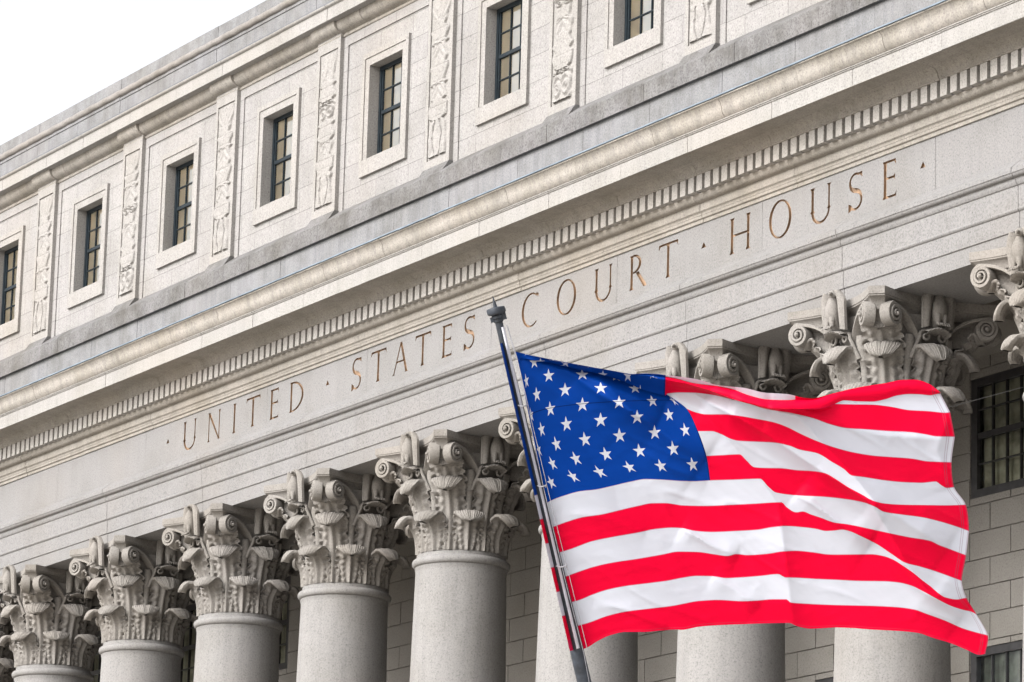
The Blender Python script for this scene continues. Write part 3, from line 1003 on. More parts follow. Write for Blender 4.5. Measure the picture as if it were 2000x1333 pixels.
# steps and stylobate under the colonnade
mb = MB()
mb.box(X_LEFT, X_RIGHT, -0.6, 4.9, GROUND_Z, GROUND_Z + 2.6)
house(mb.obj('stylobate', M_FRIEZE, HOUSE))
mb = MB()
for i in range(16):
    mb.box(X_LEFT, X_RIGHT, -0.602 - 0.36 * (i + 1), -0.602 - 0.36 * i, GROUND_Z - 0.05, GROUND_Z + 2.6 - 0.1625 * (i + 1))
house(mb.obj('front_steps', M_PAVE, HOUSE))

# ------------------------------------------------------------------ the columns
CX, CY = 0.15, 0.66
def sm3(x):
    x = max(0.0, min(1.0, x))
    return x * x * (3 - 2 * x)
def acanthus(mb, az, r0, z0, z1, rtip, curl, width, bell, lobes=5, thick=0.022):
    """one acanthus leaf on the bell: climbs it, then rolls outwards at the tip"""
    ca, sa = math.cos(az), math.sin(az)
    nu, nv = 48, 34
    H = z1 - z0
    path = []
    for i in range(nu + 1):
        t = i / nu
        if t < 0.62:
            s = t / 0.62
            z = z0 + H * 0.90 * s
            r = bell(z) + 0.035 + 0.02 * s + (rtip - bell(z1) - 0.055) * 0.32 * s ** 3
        else:
            s = (t - 0.62) / 0.38
            a = s * PI * 0.98
            rs = bell(z0 + H * 0.90) + 0.055 + (rtip - bell(z1) - 0.055) * 0.32
            R = (rtip - rs) / 2
            r = rs + R * (1 - math.cos(a))
            z = z0 + H * 0.90 + (H * 0.10 + curl * 0.16) * math.sin(a) - curl * 0.55 * max(0, s - 0.45) ** 1.3
        path.append((r, z))
    outer, inner = [], []
    for i in range(nu + 1):
        t = i / nu
        r, z = path[i]
        r2, z2 = path[min(i + 1, nu)]
        r1, z1b = path[max(i - 1, 0)]
        tr, tz = r2 - r1, z2 - z1b
        d = math.hypot(tr, tz) or 1
        nr, nzv = tz / d, -tr / d                     # outward normal in the (r,z) plane
        wv = width * (0.78 + 0.37 * math.sin(min(1, t / 0.55) * PI * 0.75))
        if t > 0.60:
            wv *= 0.12 + 0.88 * math.sqrt(max(0.0, 1 - ((t - 0.60) / 0.40) ** 4.0))
        saw = (t * lobes * 1.6) % 1.0
        lob = 1.0 - (0.20 * saw ** 1.5 if t < 0.60 else 0.03 * math.cos(t * 60))
        bulb = 0.085 * sm3((t - 0.66) / 0.22)
        ro, ri = [], []
        for j in range(nv + 1):
            v = -1 + 2 * j / nv
            x = v * wv / 2 * lob
            rib = 0.017 * math.cos(v * PI * 4.6 * (1 - 0.30 * t)) * (0.5 + 0.5 * abs(v)) + 0.026 * math.exp(-(v / 0.13) ** 2) * (1 - 0.5 * t)
            eye = -0.034 * math.exp(-(((t * lobes) % 1.0 - 0.5) / 0.16) ** 2) * math.exp(-((abs(v) - 0.66) / 0.15) ** 2) * (1 if t < 0.6 else 0)
            leaflet = 0.016 * math.sin((t * lobes * 1.6 - 0.55 * abs(v)) * 2 * PI) * min(1, max(0, (abs(v) - 0.30) / 0.25)) * (1 if t < 0.60 else max(0, 1 - (t - 0.60) / 0.08))
            cup = 0.055 * (1 - v * v) * (0.5 + (0.9 * max(0, t - 0.4)))
            h = rib + eye + leaflet + cup - 0.02
            if t > 0.62:
                h = h * (1 - 0.75 * min(1, (t - 0.62) / 0.1)) + 0.0055 * math.cos(v * PI * 13) * min(1, (t - 0.62) / 0.1) + bulb * 0.35 * (1 - v * v)
            rr, zz = r + nr * h, z + nzv * h
            ang = x / max(0.5, rr)
            c2, s2 = math.cos(ang), math.sin(ang)
            px, py = rr * c2, rr * s2
            ro.append((px * ca - py * sa, px * sa + py * ca, zz))
            rr, zz = r + nr * (h - thick - bulb * (1 - v * v)), z + nzv * (h - thick - bulb * (1 - v * v))
            px, py = rr * c2, rr * s2
            ri.append((px * ca - py * sa, px * sa + py * ca, zz))
        outer.append(ro)
        inner.append(ri)
    loop = [o + i[::-1] + [o[0]] for o, i in zip(outer, inner)]
    mb.grid(loop, flip=True)

def bell_r(z):
    t = (z + 2.37) / 1.40
    t = max(0, min(1, t))
    return 0.605 + 0.02 * t + 0.17 * t ** 3.2

def scroll(mb, face_az, side, tilt=0.0):
    """a corner volute: a band that springs from the bell, sweeps to the corner and winds into a spiral"""
    # local frame: e1 along the face towards the corner, e2 outwards
    f = face_az
    out = Vector((math.cos(f), math.sin(f), 0))
    alo = Vector((-math.sin(f), math.cos(f), 0)) * side
    d1 = (alo * 0.93 + out * 0.36).normalized()
    nrm = (out * 0.93 - alo * 0.36).normalized()
    o = out * 0.665 + alo * 0.10
    cx, cz, R0 = 0.665, -1.075, 0.130
    pts = []
    for i in range(15):
        t = i / 14
        p0, p1, p2, p3 = (0.02, -1.62), (0.06, -1.18), (0.32, -0.985), (cx, cz + R0)
        x = (1 - t) ** 3 * p0[0] + 3 * (1 - t) ** 2 * t * p1[0] + 3 * (1 - t) * t * t * p2[0] + t ** 3 * p3[0]
        zz = (1 - t) ** 3 * p0[1] + 3 * (1 - t) ** 2 * t * p1[1] + 3 * (1 - t) * t * t * p2[1] + t ** 3 * p3[1]
        pts.append((x, zz, 0.034 + 0.014 * t))
    turns = 2.6
    for i in range(1, 61):
        t = i / 60
        a = PI / 2 - t * turns * 2 * PI
        R = R0 * (1 - t) ** 0.85 + 0.010
        pts.append((cx + R * math.cos(a), cz + R * math.sin(a), 0.048 * (1 - t) ** 0.7 + 0.008))
    n = len(pts)
    rows = []
    for i, (x, z, w) in enumerate(pts):
        a, b = pts[max(0, i - 1)], pts[min(n - 1, i + 1)]
        dx, dz = b[0] - a[0], b[1] - a[1]
        d = math.hypot(dx, dz)
        ux, uz = -dz / d, dx / d
        t = max(0, (i - 14) / 60)
        front = 0.085 + 0.035 * t
        back = -0.050
        base = o + d1 * x + Vector((0, 0, z))
        U = d1 * ux + Vector((0, 0, uz))
        h = w / 2
        rows.append([base + U * h + nrm * back, base + U * h + nrm * (front - 0.012), base + U * h * 0.7 + nrm * front, base - U * h * 0.7 + nrm * front, base - U * h + nrm * (front - 0.012), base - U * h + nrm * back, base + U * h + nrm * back])
    mb.grid(rows, flip=(side < 0))
    # recessed disc that closes the spiral
    c = o + d1 * cx + Vector((0, 0, cz))
    disc = [[c + nrm * 0.055, c + (d1 * math.cos(a) + Vector((0, 0, 1)) * math.sin(a)) * (R0 * 0.93) + nrm * 0.052, c + (d1 * math.cos(a) + Vector((0, 0, 1)) * math.sin(a)) * (R0 * 0.93) - nrm * 0.045] for a in [2 * PI * k / 24 for k in range(25)]]
    mb.grid(disc)
    mb.ellipsoid(c + nrm * 0.115, (0.026, 0.026, 0.026), 8, 6)

def eagle(mb, az):
    """an eagle standing on the leaf at the middle of a face, wings half folded, head turned"""
    R = Matrix.Rotation(az - 0, 3, 'Z')
    def T(p):
        return R @ Vector(p)
    # trunk from breast to tail; local +X is outwards
    path = [(0.93, 0, -0.70), (0.935, 0, -0.745), (0.945, 0, -0.80), (0.955, 0, -0.87), (0.95, 0, -0.95), (0.93, 0, -1.03), (0.89, 0, -1.10), (0.85, 0, -1.16)]
    rad = [(0.045, 0.042), (0.058, 0.052), (0.072, 0.075), (0.085, 0.100), (0.085, 0.105), (0.075, 0.088), (0.055, 0.062), (0.03, 0.05)]
    rows = []
    for (p, (rx, ry)) in zip(path, rad):
        row = []
        for k in range(17):
            a = 2 * PI * k / 16
            f = 1 + 0.05 * math.sin(a * 6 + p[2] * 60)
            row.append(T((p[0] + rx * math.cos(a) * f, ry * math.sin(a) * f, p[2])))
        rows.append(row)
    mb.grid(rows, flip=True)
    # head, turned to one side, with brow and hooked beak
    mb.ellipsoid(T((0.955, 0.015, -0.690)), (0.062, 0.056, 0.058), 12, 8)
    mb.tube([T((0.985, 0.035, -0.690)), T((1.030, 0.062, -0.694)), T((1.050, 0.074, -0.712)), T((1.050, 0.075, -0.738))], [0.028, 0.022, 0.015, 0.004], 8)
    # wings: arched shoulder falling to a pointed tip, feathers as ridges
    for s in (-1, 1):
        rows, back = [], []
        for i in range(19):
            t = i / 18
            z = -0.715 + 0.02 * math.sin(t * PI) - 0.42 * t
            yi = (0.055 + 0.035 * t) * s
            yo_ = (0.115 + 0.150 * math.sin(min(1, t * 2.2 + 0.22) * PI / 2) * (1 - 0.28 * t)) * s
            row, rb = [], []
            for k in range(11):
                q = k / 10
                y = yi + (yo_ - yi) * q
                zz = z + 0.065 * math.sin(q * PI * 0.75) * (1 - t) - 0.03 * q * t
                feather = 0.012 * abs(math.sin(q * PI * 4.5)) * min(1, t * 4) if t > 0.35 else 0.008 * abs(math.sin(t * 26 + q * 5))
                x = 0.915 + 0.055 * math.sin(q * PI) + 0.045 * q - 0.06 * t + feather
                row.append(T((x, y, zz)))
                rb.append(T((x - 0.04, y, zz)))
            rows.append(row)
            back.append(rb)
        loop = [a + b[::-1] + [a[0]] for a, b in zip(rows, back)]
        mb.grid(loop, flip=(s < 0))
        mb.add(loop[0][:-1], [tuple(range(len(loop[0]) - 1))])
        # leg with three toes on the perch
        mb.tube([T((0.975, 0.045 * s, -0.99)), T((0.985, 0.05 * s, -1.06)), T((0.985, 0.052 * s, -1.115))], [0.048, 0.036, 0.022], 8)
        for q in (-0.03, 0, 0.03):
            mb.tube([T((0.985, 0.052 * s + q * 0.5, -1.112)), T((1.03, 0.052 * s + q, -1.118)), T((1.052, 0.052 * s + q * 1.15, -1.145))], [0.018, 0.016, 0.005], 6)
    # perch: a shell-like bracket
    rows = []
    for i in range(9):
        t = i / 8
        row = []
        for k in range(17):
            v = -1 + k / 8
            rr = 0.045 * math.sin(PI * t) + 0.01
            row.append(T((0.78 + 0.225 * math.sin(t * PI) ** 0.7 - 0.05 * v * v, v * 0.175, -1.135 - 0.075 * t - 0.045 * abs(v) ** 2 + 0.008 * math.cos(v * 22))))
        rows.append(row)
    mb.grid(rows, flip=True)

def build_column():
    root = empty('column', (0, 0, 0))
    # shaft with entasis
    prof = []
    zb, ztop = GROUND_Z + 3.35, -2.600
    for i in range(25):
        t = i / 24
        prof.append((0.775 - 0.110 * t ** 1.7, zb + (ztop - 0.06 - zb) * t))
    prof += [(0.668, ztop - 0.03), (0.678, ztop)]
    mb = MB()
    mb.lathe(prof, seg=72)
    mb.obj('shaft', M_SHAFT, root, smooth=40)
    mb = MB()
    pr = [(0.66, ztop + 0.001)] + [(0.655 + 0.062 * math.cos(a) ** 0.8 if math.cos(a) > 0 else 0.655, ztop + 0.085 + 0.062 * math.sin(a)) for a in [-PI / 2 + PI * k / 10 for k in range(11)]]
    pr = [(0.672, ztop + 0.001), (0.676, ztop + 0.022)] + [(0.668 + 0.052 * math.cos(a), ztop + 0.085 + 0.060 * math.sin(a)) for a in [-PI / 2 + PI * k / 10 for k in range(11)]] + [(0.652, ztop + 0.160), (0.652, ztop + 0.205), (0.60, ztop + 0.206)]
    mb.lathe(pr, seg=72)
    mb.obj('neck_ring', M_SHAFT, root, smooth=40)
    mb = MB()
    mb.lathe([(0.775, zb), (0.80, zb - 0.03), (0.80, zb - 0.09), (0.93, zb - 0.14), (0.96, zb - 0.22), (0.93, zb - 0.30), (0.86, zb - 0.34), (0.86, zb - 0.40), (1.0, zb - 0.46), (1.02, zb - 0.54), (0.99, zb - 0.62)], seg=48)
    mb.box(-1.03, 1.03, -1.03, 1.03, GROUND_Z + 2.6, zb - 0.615)
    mb.obj('base', M_SHAFT, root, smooth=40)
    # bell with stalks between the leaves
    mb = MB()
    mb.lathe([(bell_r(z), z) for z in [-2.395 + 1.42 * i / 20 for i in range(21)]], seg=64)
    for k in range(8):
        a = PI / 8 + k * PI / 4
        ca, sa = math.cos(a), math.sin(a)
        zz = [-2.05, -1.85, -1.65, -1.55, -1.53, -1.50, -1.42, -1.30, -1.22]
        rr = [0.05, 0.052, 0.055, 0.062, 0.078, 0.064, 0.07, 0.085, 0.06]
        ro = [bell_r(z) + 0.035 + 0.05 * max(0, (z + 1.7)) for z in zz]
        mb.tube([(r * ca, r * sa, z) for r, z in zip(ro, zz)], rr, 10)
    mb.obj('bell', M_CAP, root, smooth=45)
    for k in range(8):
        a = PI / 8 + k * PI / 4
        mb = MB()
        acanthus(mb, a, 0, -2.385, -1.93, 0.915, 0.20, 0.45, bell_r, lobes=5, thick=0.034)
        mb.obj('acanthus_leaf', M_CAP, root, smooth=55)
    for k in range(8):
        a = k * PI / 4
        mb = MB()
        acanthus(mb, a, 0, -2.385, -1.44, 0.95 if k % 2 == 0 else 0.985, 0.20, 0.47, bell_r, lobes=8, thick=0.034)
        mb.obj('acanthus_leaf', M_CAP, root, smooth=55)
    for k in range(4):
        a = PI / 4 + k * PI / 2
        mb = MB()
        acanthus(mb, a, 0, -1.60, -1.175, 1.07, 0.10, 0.50, lambda z: 0.66 + 0.30 * max(0, min(1, (z + 1.6) / 0.4)), lobes=4)
        # solid core under the cut corner of the abacus, between the two volutes
        d, q = Vector((math.cos(a), math.sin(a), 0)), Vector((-math.sin(a), math.cos(a), 0))
        rows = []
        for z, r, w in ((-0.985, 1.225, 0.080), (-1.020, 1.215, 0.078), (-1.030, 1.180, 0.070), (-1.12, 1.130, 0.085), (-1.22, 1.040, 0.120), (-1.30, 0.92, 0.13)):
            rows.append([d * 0.6 - q * w * 1.6 + Vector((0, 0, z)), d * r - q * w + Vector((0, 0, z)), d * (r + 0.012) + Vector((0, 0, z)), d * r + q * w + Vector((0, 0, z)), d * 0.6 + q * w * 1.6 + Vector((0, 0, z))])
        mb.grid(rows, flip=True)
        mb.obj('calyx_leaf', M_CAP, root, smooth=55)
    for k in range(4):
        for s in (-1, 1):
            mb = MB()
            scroll(mb, k * PI / 2, s)
            mb.obj('volute', M_CAP, root, smooth=40)
        # inner helix pair under the eagle
        mb = MB()
        for s in (-1, 1):
            f = k * PI / 2
            out = Vector((math.cos(f), math.sin(f), 0))
            alo = Vector((-math.sin(f), math.cos(f), 0)) * s
            pts, rad = [], []
            for i in range(34):
                t = i / 33
                if t < 0.4:
                    q = t / 0.4
                    pts.append(out * (0.72 + 0.10 * q) + alo * (0.27 - 0.07 * q) + Vector((0, 0, -1.52 + 0.27 * q)))
                else:
                    q = (t - 0.4) / 0.6
                    an = PI - q * 3.4 * PI * 0.8
                    R = 0.070 * (1 - q) + 0.012
                    pts.append(out * (0.82 + 0.03 * q) + alo * (0.130 + 0.0 + R * -math.cos(an) * 1.0) + Vector((0, 0, -1.25 + R * math.sin(an))))
                rad.append(0.030 * (1 - t * 0.55))
            mb.tube(pts, rad, 7)
            # small acorn-like buds in the shadow below
            mb.ellipsoid(out * 0.80 + alo * 0.085 + Vector((0, 0, -1.385)), (0.045, 0.045, 0.060), 8, 6)
        mb.obj('helix', M_CAP, root, smooth=50)
        mb = MB()
        eagle(mb, k * PI / 2)
        mb.obj('eagle', M_CAP, root, smooth=50)
    # abacus: four concave sides, cut corners
    def plan(scale_c, scale_m):
        out = []
        for k in range(4):
            f = k * PI / 2
            o = Vector((math.cos(f), math.sin(f)))
            al = Vector((-math.sin(f), math.cos(f)))
            for i in range(17):
                t = -1 + i / 8
                cor = 1.020 - scale_c
                mid = 0.800 - scale_m
                hw = 0.880 - scale_c * 0.7
                d = mid + (cor - mid) * abs(t) ** 2.0
                p = o * d + al * (hw * t)
                out.append(p)
        return out
    rows = []
    for z, sc, sm in ((-0.754, 0.0, 0.0), (-0.850, 0.0, 0.0), (-0.858, 0.012, 0.012), (-0.872, 0.012, 0.012), (-0.885, 0.045, 0.045), (-0.915, 0.075, 0.075), (-0.955, 0.095, 0.095), (-0.985, 0.100, 0.100), (-0.992, 0.115, 0.115)):
        pl = plan(sc, sm)
        rows.append([(p.x, p.y, z) for p in pl] + [(pl[0].x, pl[0].y, z)])
    mb = MB()
    mb.grid(rows, flip=True)
    n = len(rows[0]) - 1
    o = (len(rows) - 1) * (n + 1)
    mb.f.append(tuple(o + i for i in range(n))[::-1])
    mb.f.append(tuple(range(n)))
    mb.obj('abacus', M_CAP, root, smooth=30)
    return root
COLM = build_column()
first = True
for k in range(-6, 6):
    o = COLM if first else copy_tree(COLM, None)
    first = False
    o.parent = HOUSE
    o.location = (k * B + CX + (0.20 if k == 4 else 0), CY, -GROUND_Z)
    # the shaft grain and stains come from world position, so no two columns look alike

# ------------------------------------------------------------------ flagpole and flag
def ray(px, py):
    d = np.array([(px - 1000.0) / FOCAL, (py - 666.5) / FOCAL, 1.0])
    return d @ CAM_R
def at(px, py, depth):
    return CAM_POS + ray(px, py) * depth
D0 = 28.0
PXM = FOCAL / D0                              # picture units per metre at the flag
p_top = Vector(at(972.5, 622, D0))
p_low = Vector(at(1133.5, 1300, D0))
p_dir = (p_low - p_top).normalized()
t_g = (GROUND_Z - p_top.z) / p_dir.z
p_base = p_top + p_dir * t_g
POLE = empty('flagpole', p_base)
tag(POLE, 'dark metal flagpole leaning in front of the courthouse, flat cap and spike on top', 'flagpole')
up = -p_dir
def polept(px_y):
    """point on the pole axis seen at picture height px_y"""
    return p_top + p_dir * ((px_y - 622) / (1300 - 622) * (p_low - p_top).length)
def pole_part(mb, name, mat, smooth=40):
    o = mb.obj(name, mat, POLE, smooth=smooth)
    o.matrix_parent_inverse = Matrix.Translation(-p_base)
    return o
def spun(prof, seg=28):
    """lathe about the pole axis: prof = (radius, distance above p_top)"""
    mb = MB()
    mb.lathe(prof, seg=seg)
    q = Vector((0, 0, 1)).rotation_difference(up).to_matrix()
    mb.v = [tuple(q @ Vector(v) + p_top) for v in mb.v]
    return mb
Ltot = (p_base - p_top).length
lowd = (p_low - p_top).length
prof = [(0.0485 + 0.02 * ((Ltot - lowd) / 8), -Ltot)] + [(0.0485 - (0.0485 - 0.026) * t, -lowd * (1 - t)) for t in [0, .25, .5, .75, 1.0]]
pole_part(spun(prof), 'pole', M_POLE)
pole_part(spun([(0.14, -Ltot + 0.001), (0.14, -Ltot + 0.03), (0.09, -Ltot + 0.06), (0.075, -Ltot + 0.16), (0.07, -Ltot + 0.30)]), 'base_collar', M_POLE)
mpx = D0 / FOCAL
pole_part(spun([(0.0, 6 * mpx), (9 * mpx, 6 * mpx), (15.5 * mpx, 7.5 * mpx), (18.2 * mpx, 9.5 * mpx), (18.8 * mpx, 12 * mpx), (18.8 * mpx, 18 * mpx), (17.8 * mpx, 20.5 * mpx), (14 * mpx, 21.5 * mpx), (4.4 * mpx, 22.5 * mpx), (3.2 * mpx, 29 * mpx), (0.9 * mpx, 42 * mpx), (0.0, 46 * mpx)]), 'finial', M_POLE)
mb = spun([(7.6 * mpx, -9 * mpx), (9.5 * mpx, -7 * mpx), (9.5 * mpx, -2 * mpx), (11.5 * mpx, 0), (11.5 * mpx, 5 * mpx), (8 * mpx, 8 * mpx)])
rt = Vector(CAM_R[0])
side = (rt - up * rt.dot(up)).normalized()
fwd = up.cross(side)
def obox(mb, c, hx, hy, hz):
    vs = []
    for sz in (-1, 1):
        for (sx, sy) in ((-1, -1), (1, -1), (1, 1), (-1, 1)):
            vs.append(c + side * hx * sx + fwd * hy * sy + up * hz * sz)
    mb.add(vs, [(0, 3, 2, 1), (4, 5, 6, 7), (0, 1, 5, 4), (1, 2, 6, 5), (2, 3, 7, 6), (3, 0, 4, 7)])
obox(mb, p_top + side * 12 * mpx + up * 1.5 * mpx, 5.0 * mpx, 6.5 * mpx, 7.0 * mpx)
obox(mb, p_top - side * 11 * mpx - up * 1.0 * mpx, 4.0 * mpx, 6 * mpx, 5.0 * mpx)
pole_part(mb, 'pulley_block', M_POLE, 30)
# halyard: two cords from the pulley down past the flag
def cord(pts, r=0.0020):
    mb = MB()
    mb.tube([Vector(p) for p in pts], r, 6)
    return mb
mb = cord([at(989, 634, D0 - 0.05), at(1005, 690, D0 - 0.10), at(1030, 800, D0 - 0.14), at(1061, 950, D0 - 0.14), at(1103, 1130, D0 - 0.14), at(1140, 1275, D0 - 0.12), at(1153, 1345, D0 - 0.08)])
pole_part(mb, 'halyard', M_CORD)
mb = cord([at(991, 636, D0 - 0.05), at(1010, 700, D0 - 0.11), at(1040, 830, D0 - 0.15), at(1072, 965, D0 - 0.15), at(1113, 1130, D0 - 0.15), at(1147, 1268, D0 - 0.13)])
pole_part(mb, 'halyard', M_CORD)

# --- the flag: cloth shape from measured seams, laid out in the flag's own plane with folds in depth
def pchip(xk, yk, x):
    xk, yk = np.asarray(xk, float), np.asarray(yk, float)
    x = np.clip(np.asarray(x, float), xk[0], xk[-1])
    h = np.diff(xk)
    dl = np.diff(yk) / h
    n = len(xk)
    d = np.zeros(n)
    for i in range(1, n - 1):
        if dl[i - 1] * dl[i] > 0:
            w1, w2 = 2 * h[i] + h[i - 1], h[i] + 2 * h[i - 1]
            d[i] = (w1 + w2) / (w1 / dl[i - 1] + w2 / dl[i])
    d[0], d[-1] = dl[0], dl[-1]
    i = np.clip(np.searchsorted(xk, x, side='right') - 1, 0, n - 2)
    t = (x - xk[i]) / h[i]
    return (yk[i] * (1 + 2 * t) * (1 - t) ** 2 + d[i] * h[i] * t * (1 - t) ** 2 + yk[i + 1] * t * t * (3 - 2 * t) + d[i + 1] * h[i] * t * t * (t - 1))
def pl(*chunks):
    """polyline in picture units from several measured crops: (x0, y0, points)"""
    P = []
    for x0, y0, pts in chunks:
        P += [(x0 + a / 4.166, y0 + b / 4.166) for a, b in pts]
    P.sort()
    out = [P[0]]
    for p in P[1:]:
        if p[0] - out[-1][0] > 4:
            out.append(p)
    return out
Z1, Z2, Z3, Z4, Z5, Z6 = (980, 660), (1260, 690), (1560, 720), (1030, 960), (1330, 960), (1630, 980)
S = {}
S[3] = pl((*Z2, [(165, 330), (280, 320), (400, 322), (550, 340), (700, 375), (800, 400), (1000, 458), (1150, 480)]), (*Z3, [(0, 375), (120, 405), (250, 452), (390, 485), (550, 495), (720, 508), (900, 517), (1040, 537), (1120, 552), (1270, 555)]))
S[4] = pl((*Z2, [(340, 455), (420, 485), (500, 500), (650, 500), (750, 510), (900, 535), (1050, 565), (1150, 600)]), (*Z3, [(0, 525), (120, 580), (280, 640), (450, 685), (620, 712), (750, 722), (920, 735), (1050, 757), (1243, 765)]))
S[5] = pl((*Z2, [(430, 635), (540, 635), (620, 660), (690, 695), (750, 712), (900, 720), (1050, 728), (1180, 755)]), (*Z3, [(0, 658), (150, 690), (270, 760), (370, 820), (430, 870), (520, 882), (700, 910), (850, 925), (1000, 930), (1115, 920), (1160, 950), (1205, 972), (1265, 965)]))
S[6] = pl((*Z2, [(500, 838), (620, 832), (770, 825), (820, 870), (890, 930), (950, 935), (1100, 938)]), (*Z3, [(0, 830), (100, 835), (210, 852), (300, 900), (400, 965), (520, 1030), (600, 1075), (700, 1100), (850, 1110), (1050, 1113), (1200, 1115), (1360, 1110)]))
S[7] = pl((*Z1, [(365, 1345), (400, 1325), (520, 1280), (640, 1248), (760, 1235), (900, 1205), (1050, 1170), (1190, 1150)]), (*Z2, [(0, 1025), (150, 1030), (300, 1040), (400, 1042), (530, 1035), (700, 1030), (935, 1022), (1000, 1085), (1065, 1135)]), (*Z3, [(0, 1033), (200, 1043), (400, 1065), (530, 1090), (620, 1125), (690, 1165), (850, 1190), (1000, 1210), (1150, 1245), (1280, 1285), (1385, 1322)]))
S[8] = pl((*Z4, [(205, 292), (320, 250), (450, 212), (600, 190), (750, 155), (900, 120), (1020, 98), (1120, 97), (1220, 110)]), (*Z5, [(0, 115), (200, 120), (400, 112), (600, 102), (820, 90), (860, 130), (940, 172), (990, 165), (1060, 190), (1150, 220), (1200, 240)]), (*Z6, [(0, 172), (100, 185), (250, 215), (400, 248), (600, 290), (780, 322), (850, 355), (930, 385), (1000, 412), (1070, 438)]))
S[9] = pl((*Z4, [(250, 500), (350, 470), (530, 405), (700, 370), (900, 335), (1050, 305), (1180, 295)]), (*Z5, [(0, 298), (120, 322), (250, 330), (450, 322), (620, 312), (750, 290), (850, 282), (1000, 292), (1100, 305), (1180, 322)]), (*Z6, [(0, 235), (60, 228), (120, 240), (200, 275), (350, 350), (470, 430), (575, 497), (700, 530), (800, 560), (900, 595), (1035, 645)]))
S[10] = pl((*Z4, [(298, 700), (420, 655), (560, 610), (700, 580), (900, 550), (1100, 515), (1230, 492)]), (*Z5, [(0, 492), (140, 495), (260, 512), (380, 527), (450, 512), (540, 520), (700, 510), (830, 490), (930, 485), (1070, 497), (1200, 515)]), (*Z6, [(0, 433), (150, 432), (300, 430), (400, 445), (480, 475), (560, 525), (640, 580), (720, 645), (780, 690), (850, 750), (900, 780), (1000, 798), (1040, 790), (1075, 785)]))
S[11] = pl((*Z4, [(345, 905), (420, 885), (530, 840), (650, 800), (800, 770), (1000, 745), (1150, 725)]), (*Z5, [(0, 705), (130, 688), (250, 690), (370, 705), (480, 700), (640, 688), (790, 673), (850, 700), (950, 703), (1100, 712)]), (*Z6, [(0, 635), (200, 645), (400, 648), (520, 658), (620, 682), (720, 730), (830, 790), (950, 850), (1050, 882), (1110, 895), (1155, 918)]))
S[12] = pl((*Z4, [(393, 1100), (500, 1070), (650, 1015), (800, 980), (1000, 955), (1200, 930)]), (*Z5, [(0, 920), (150, 893), (300, 885), (500, 895), (620, 890), (750, 880), (860, 880), (890, 905), (1000, 915)]), (*Z6, [(0, 843), (300, 850), (500, 860), (650, 880), (750, 915), (900, 970), (1050, 1035), (1150, 1065), (1248, 1090)]))
S[13] = pl((*Z4, [(440, 1292), (500, 1265), (570, 1220), (680, 1170), (800, 1145), (950, 1145), (1100, 1132), (1220, 1125)]), (*Z5, [(0, 1128), (150, 1102), (300, 1090), (500, 1082), (700, 1075), (880, 1072), (950, 1100), (1050, 1118), (1200, 1112)]), (*Z6, [(0, 1025), (150, 1030), (300, 1042), (500, 1052), (680, 1070), (800, 1110), (950, 1155), (1080, 1210), (1180, 1248), (1225, 1240)]))
TOP = pl((*Z1, [(112, 112), (250, 145), (400, 176), (700, 233), (900, 268), (1080, 296)]), (*Z2, [(0, 166), (240, 188), (420, 213), (600, 263), (800, 283), (980, 323), (1150, 333), (1310, 366)]), (*Z3, [(110, 243), (250, 210), (480, 155), (700, 120), (850, 93), (950, 92), (1060, 125), (1150, 190)]))
J0L = pl((*Z1, [(112, 114), (400, 179), (700, 236), (900, 271), (1080, 300)]), (*Z2, [(0, 172), (225, 200), (400, 245), (600, 270), (700, 290), (850, 345), (1000, 378), (1150, 383), (1310, 370)]), (*Z3, [(110, 243.5), (250, 210.5), (480, 155.5), (700, 120.5), (850, 93.5), (950, 92.5), (1060, 125.5), (1150, 190.5)]))
CRE = pl((*Z1, [(112, 116), (400, 182), (700, 239), (900, 274), (1080, 304)]), (*Z2, [(0, 182), (130, 214), (300, 240), (450, 280), (600, 330), (720, 374), (850, 412), (1000, 446), (1150, 452), (1310, 452)]), (*Z3, [(150, 328), (230, 312), (300, 289), (400, 292), (600, 295), (750, 312), (900, 340), (1050, 348), (1205, 362), (1232, 356)]))
BAK = pl((*Z1, [(112, 118), (400, 188), (700, 246), (900, 284), (1080, 315)]), (*Z2, [(0, 194), (130, 226), (300, 254), (450, 294), (600, 342), (720, 384), (850, 422), (1000, 456), (1150, 462), (1310, 464)]), (*Z3, [(150, 340), (230, 322), (300, 287), (370, 260), (480, 268), (600, 270), (700, 252), (800, 220), (900, 208), (980, 210), (1070, 218), (1120, 208), (1152, 202)]))
ROLL = pl((*Z1, [(112, 124), (240, 180), (400, 195), (520, 230), (640, 262), (760, 285), (880, 320), (1000, 360), (1170, 430), (1325, 470)]))
CE = {3: 1300.0, 4: 1341.6, 5: 1363.2, 6: 1380.0, 7: 1387.2}            # picture x of the canton's fly edge on each seam
HX = {7: 1066.5, 8: 1080.5, 9: 1092.0, 10: 1103.5, 11: 1115.5, 12: 1127.0, 13: 1138.5}
def on_curve(P, x):
    xs, ys = zip(*P)
    return pchip(xs, ys, x)
def seam(j, u):
    P = S[j]
    xf = P[-1][0]
    if j <= 7:
        xe = CE[j]
        xh = HX.get(7) if j == 7 else xe - 320
        x = np.where(u < 0.4, xh + (xe - xh) * u / 0.4, xe + (xf - xe) * (u - 0.4) / 0.6)
    else:
        xh = P[0][0]
        xe = xh + (xf - xh) * 0.388
        x = np.where(u < 0.4, xh + (xe - xh) * u / 0.4, xe + (xf - xe) * (u - 0.4) / 0.6)
    return x, on_curve(P, x)
def topcurve(P, u, xe=1300.0):
    xh, xf = P[0][0], P[-1][0]
    x = np.where(u < 0.4, xh + (xe - xh) * u / 0.4, xe + (xf - xe) * (u - 0.4) / 0.6)
    return x, on_curve(P, x)
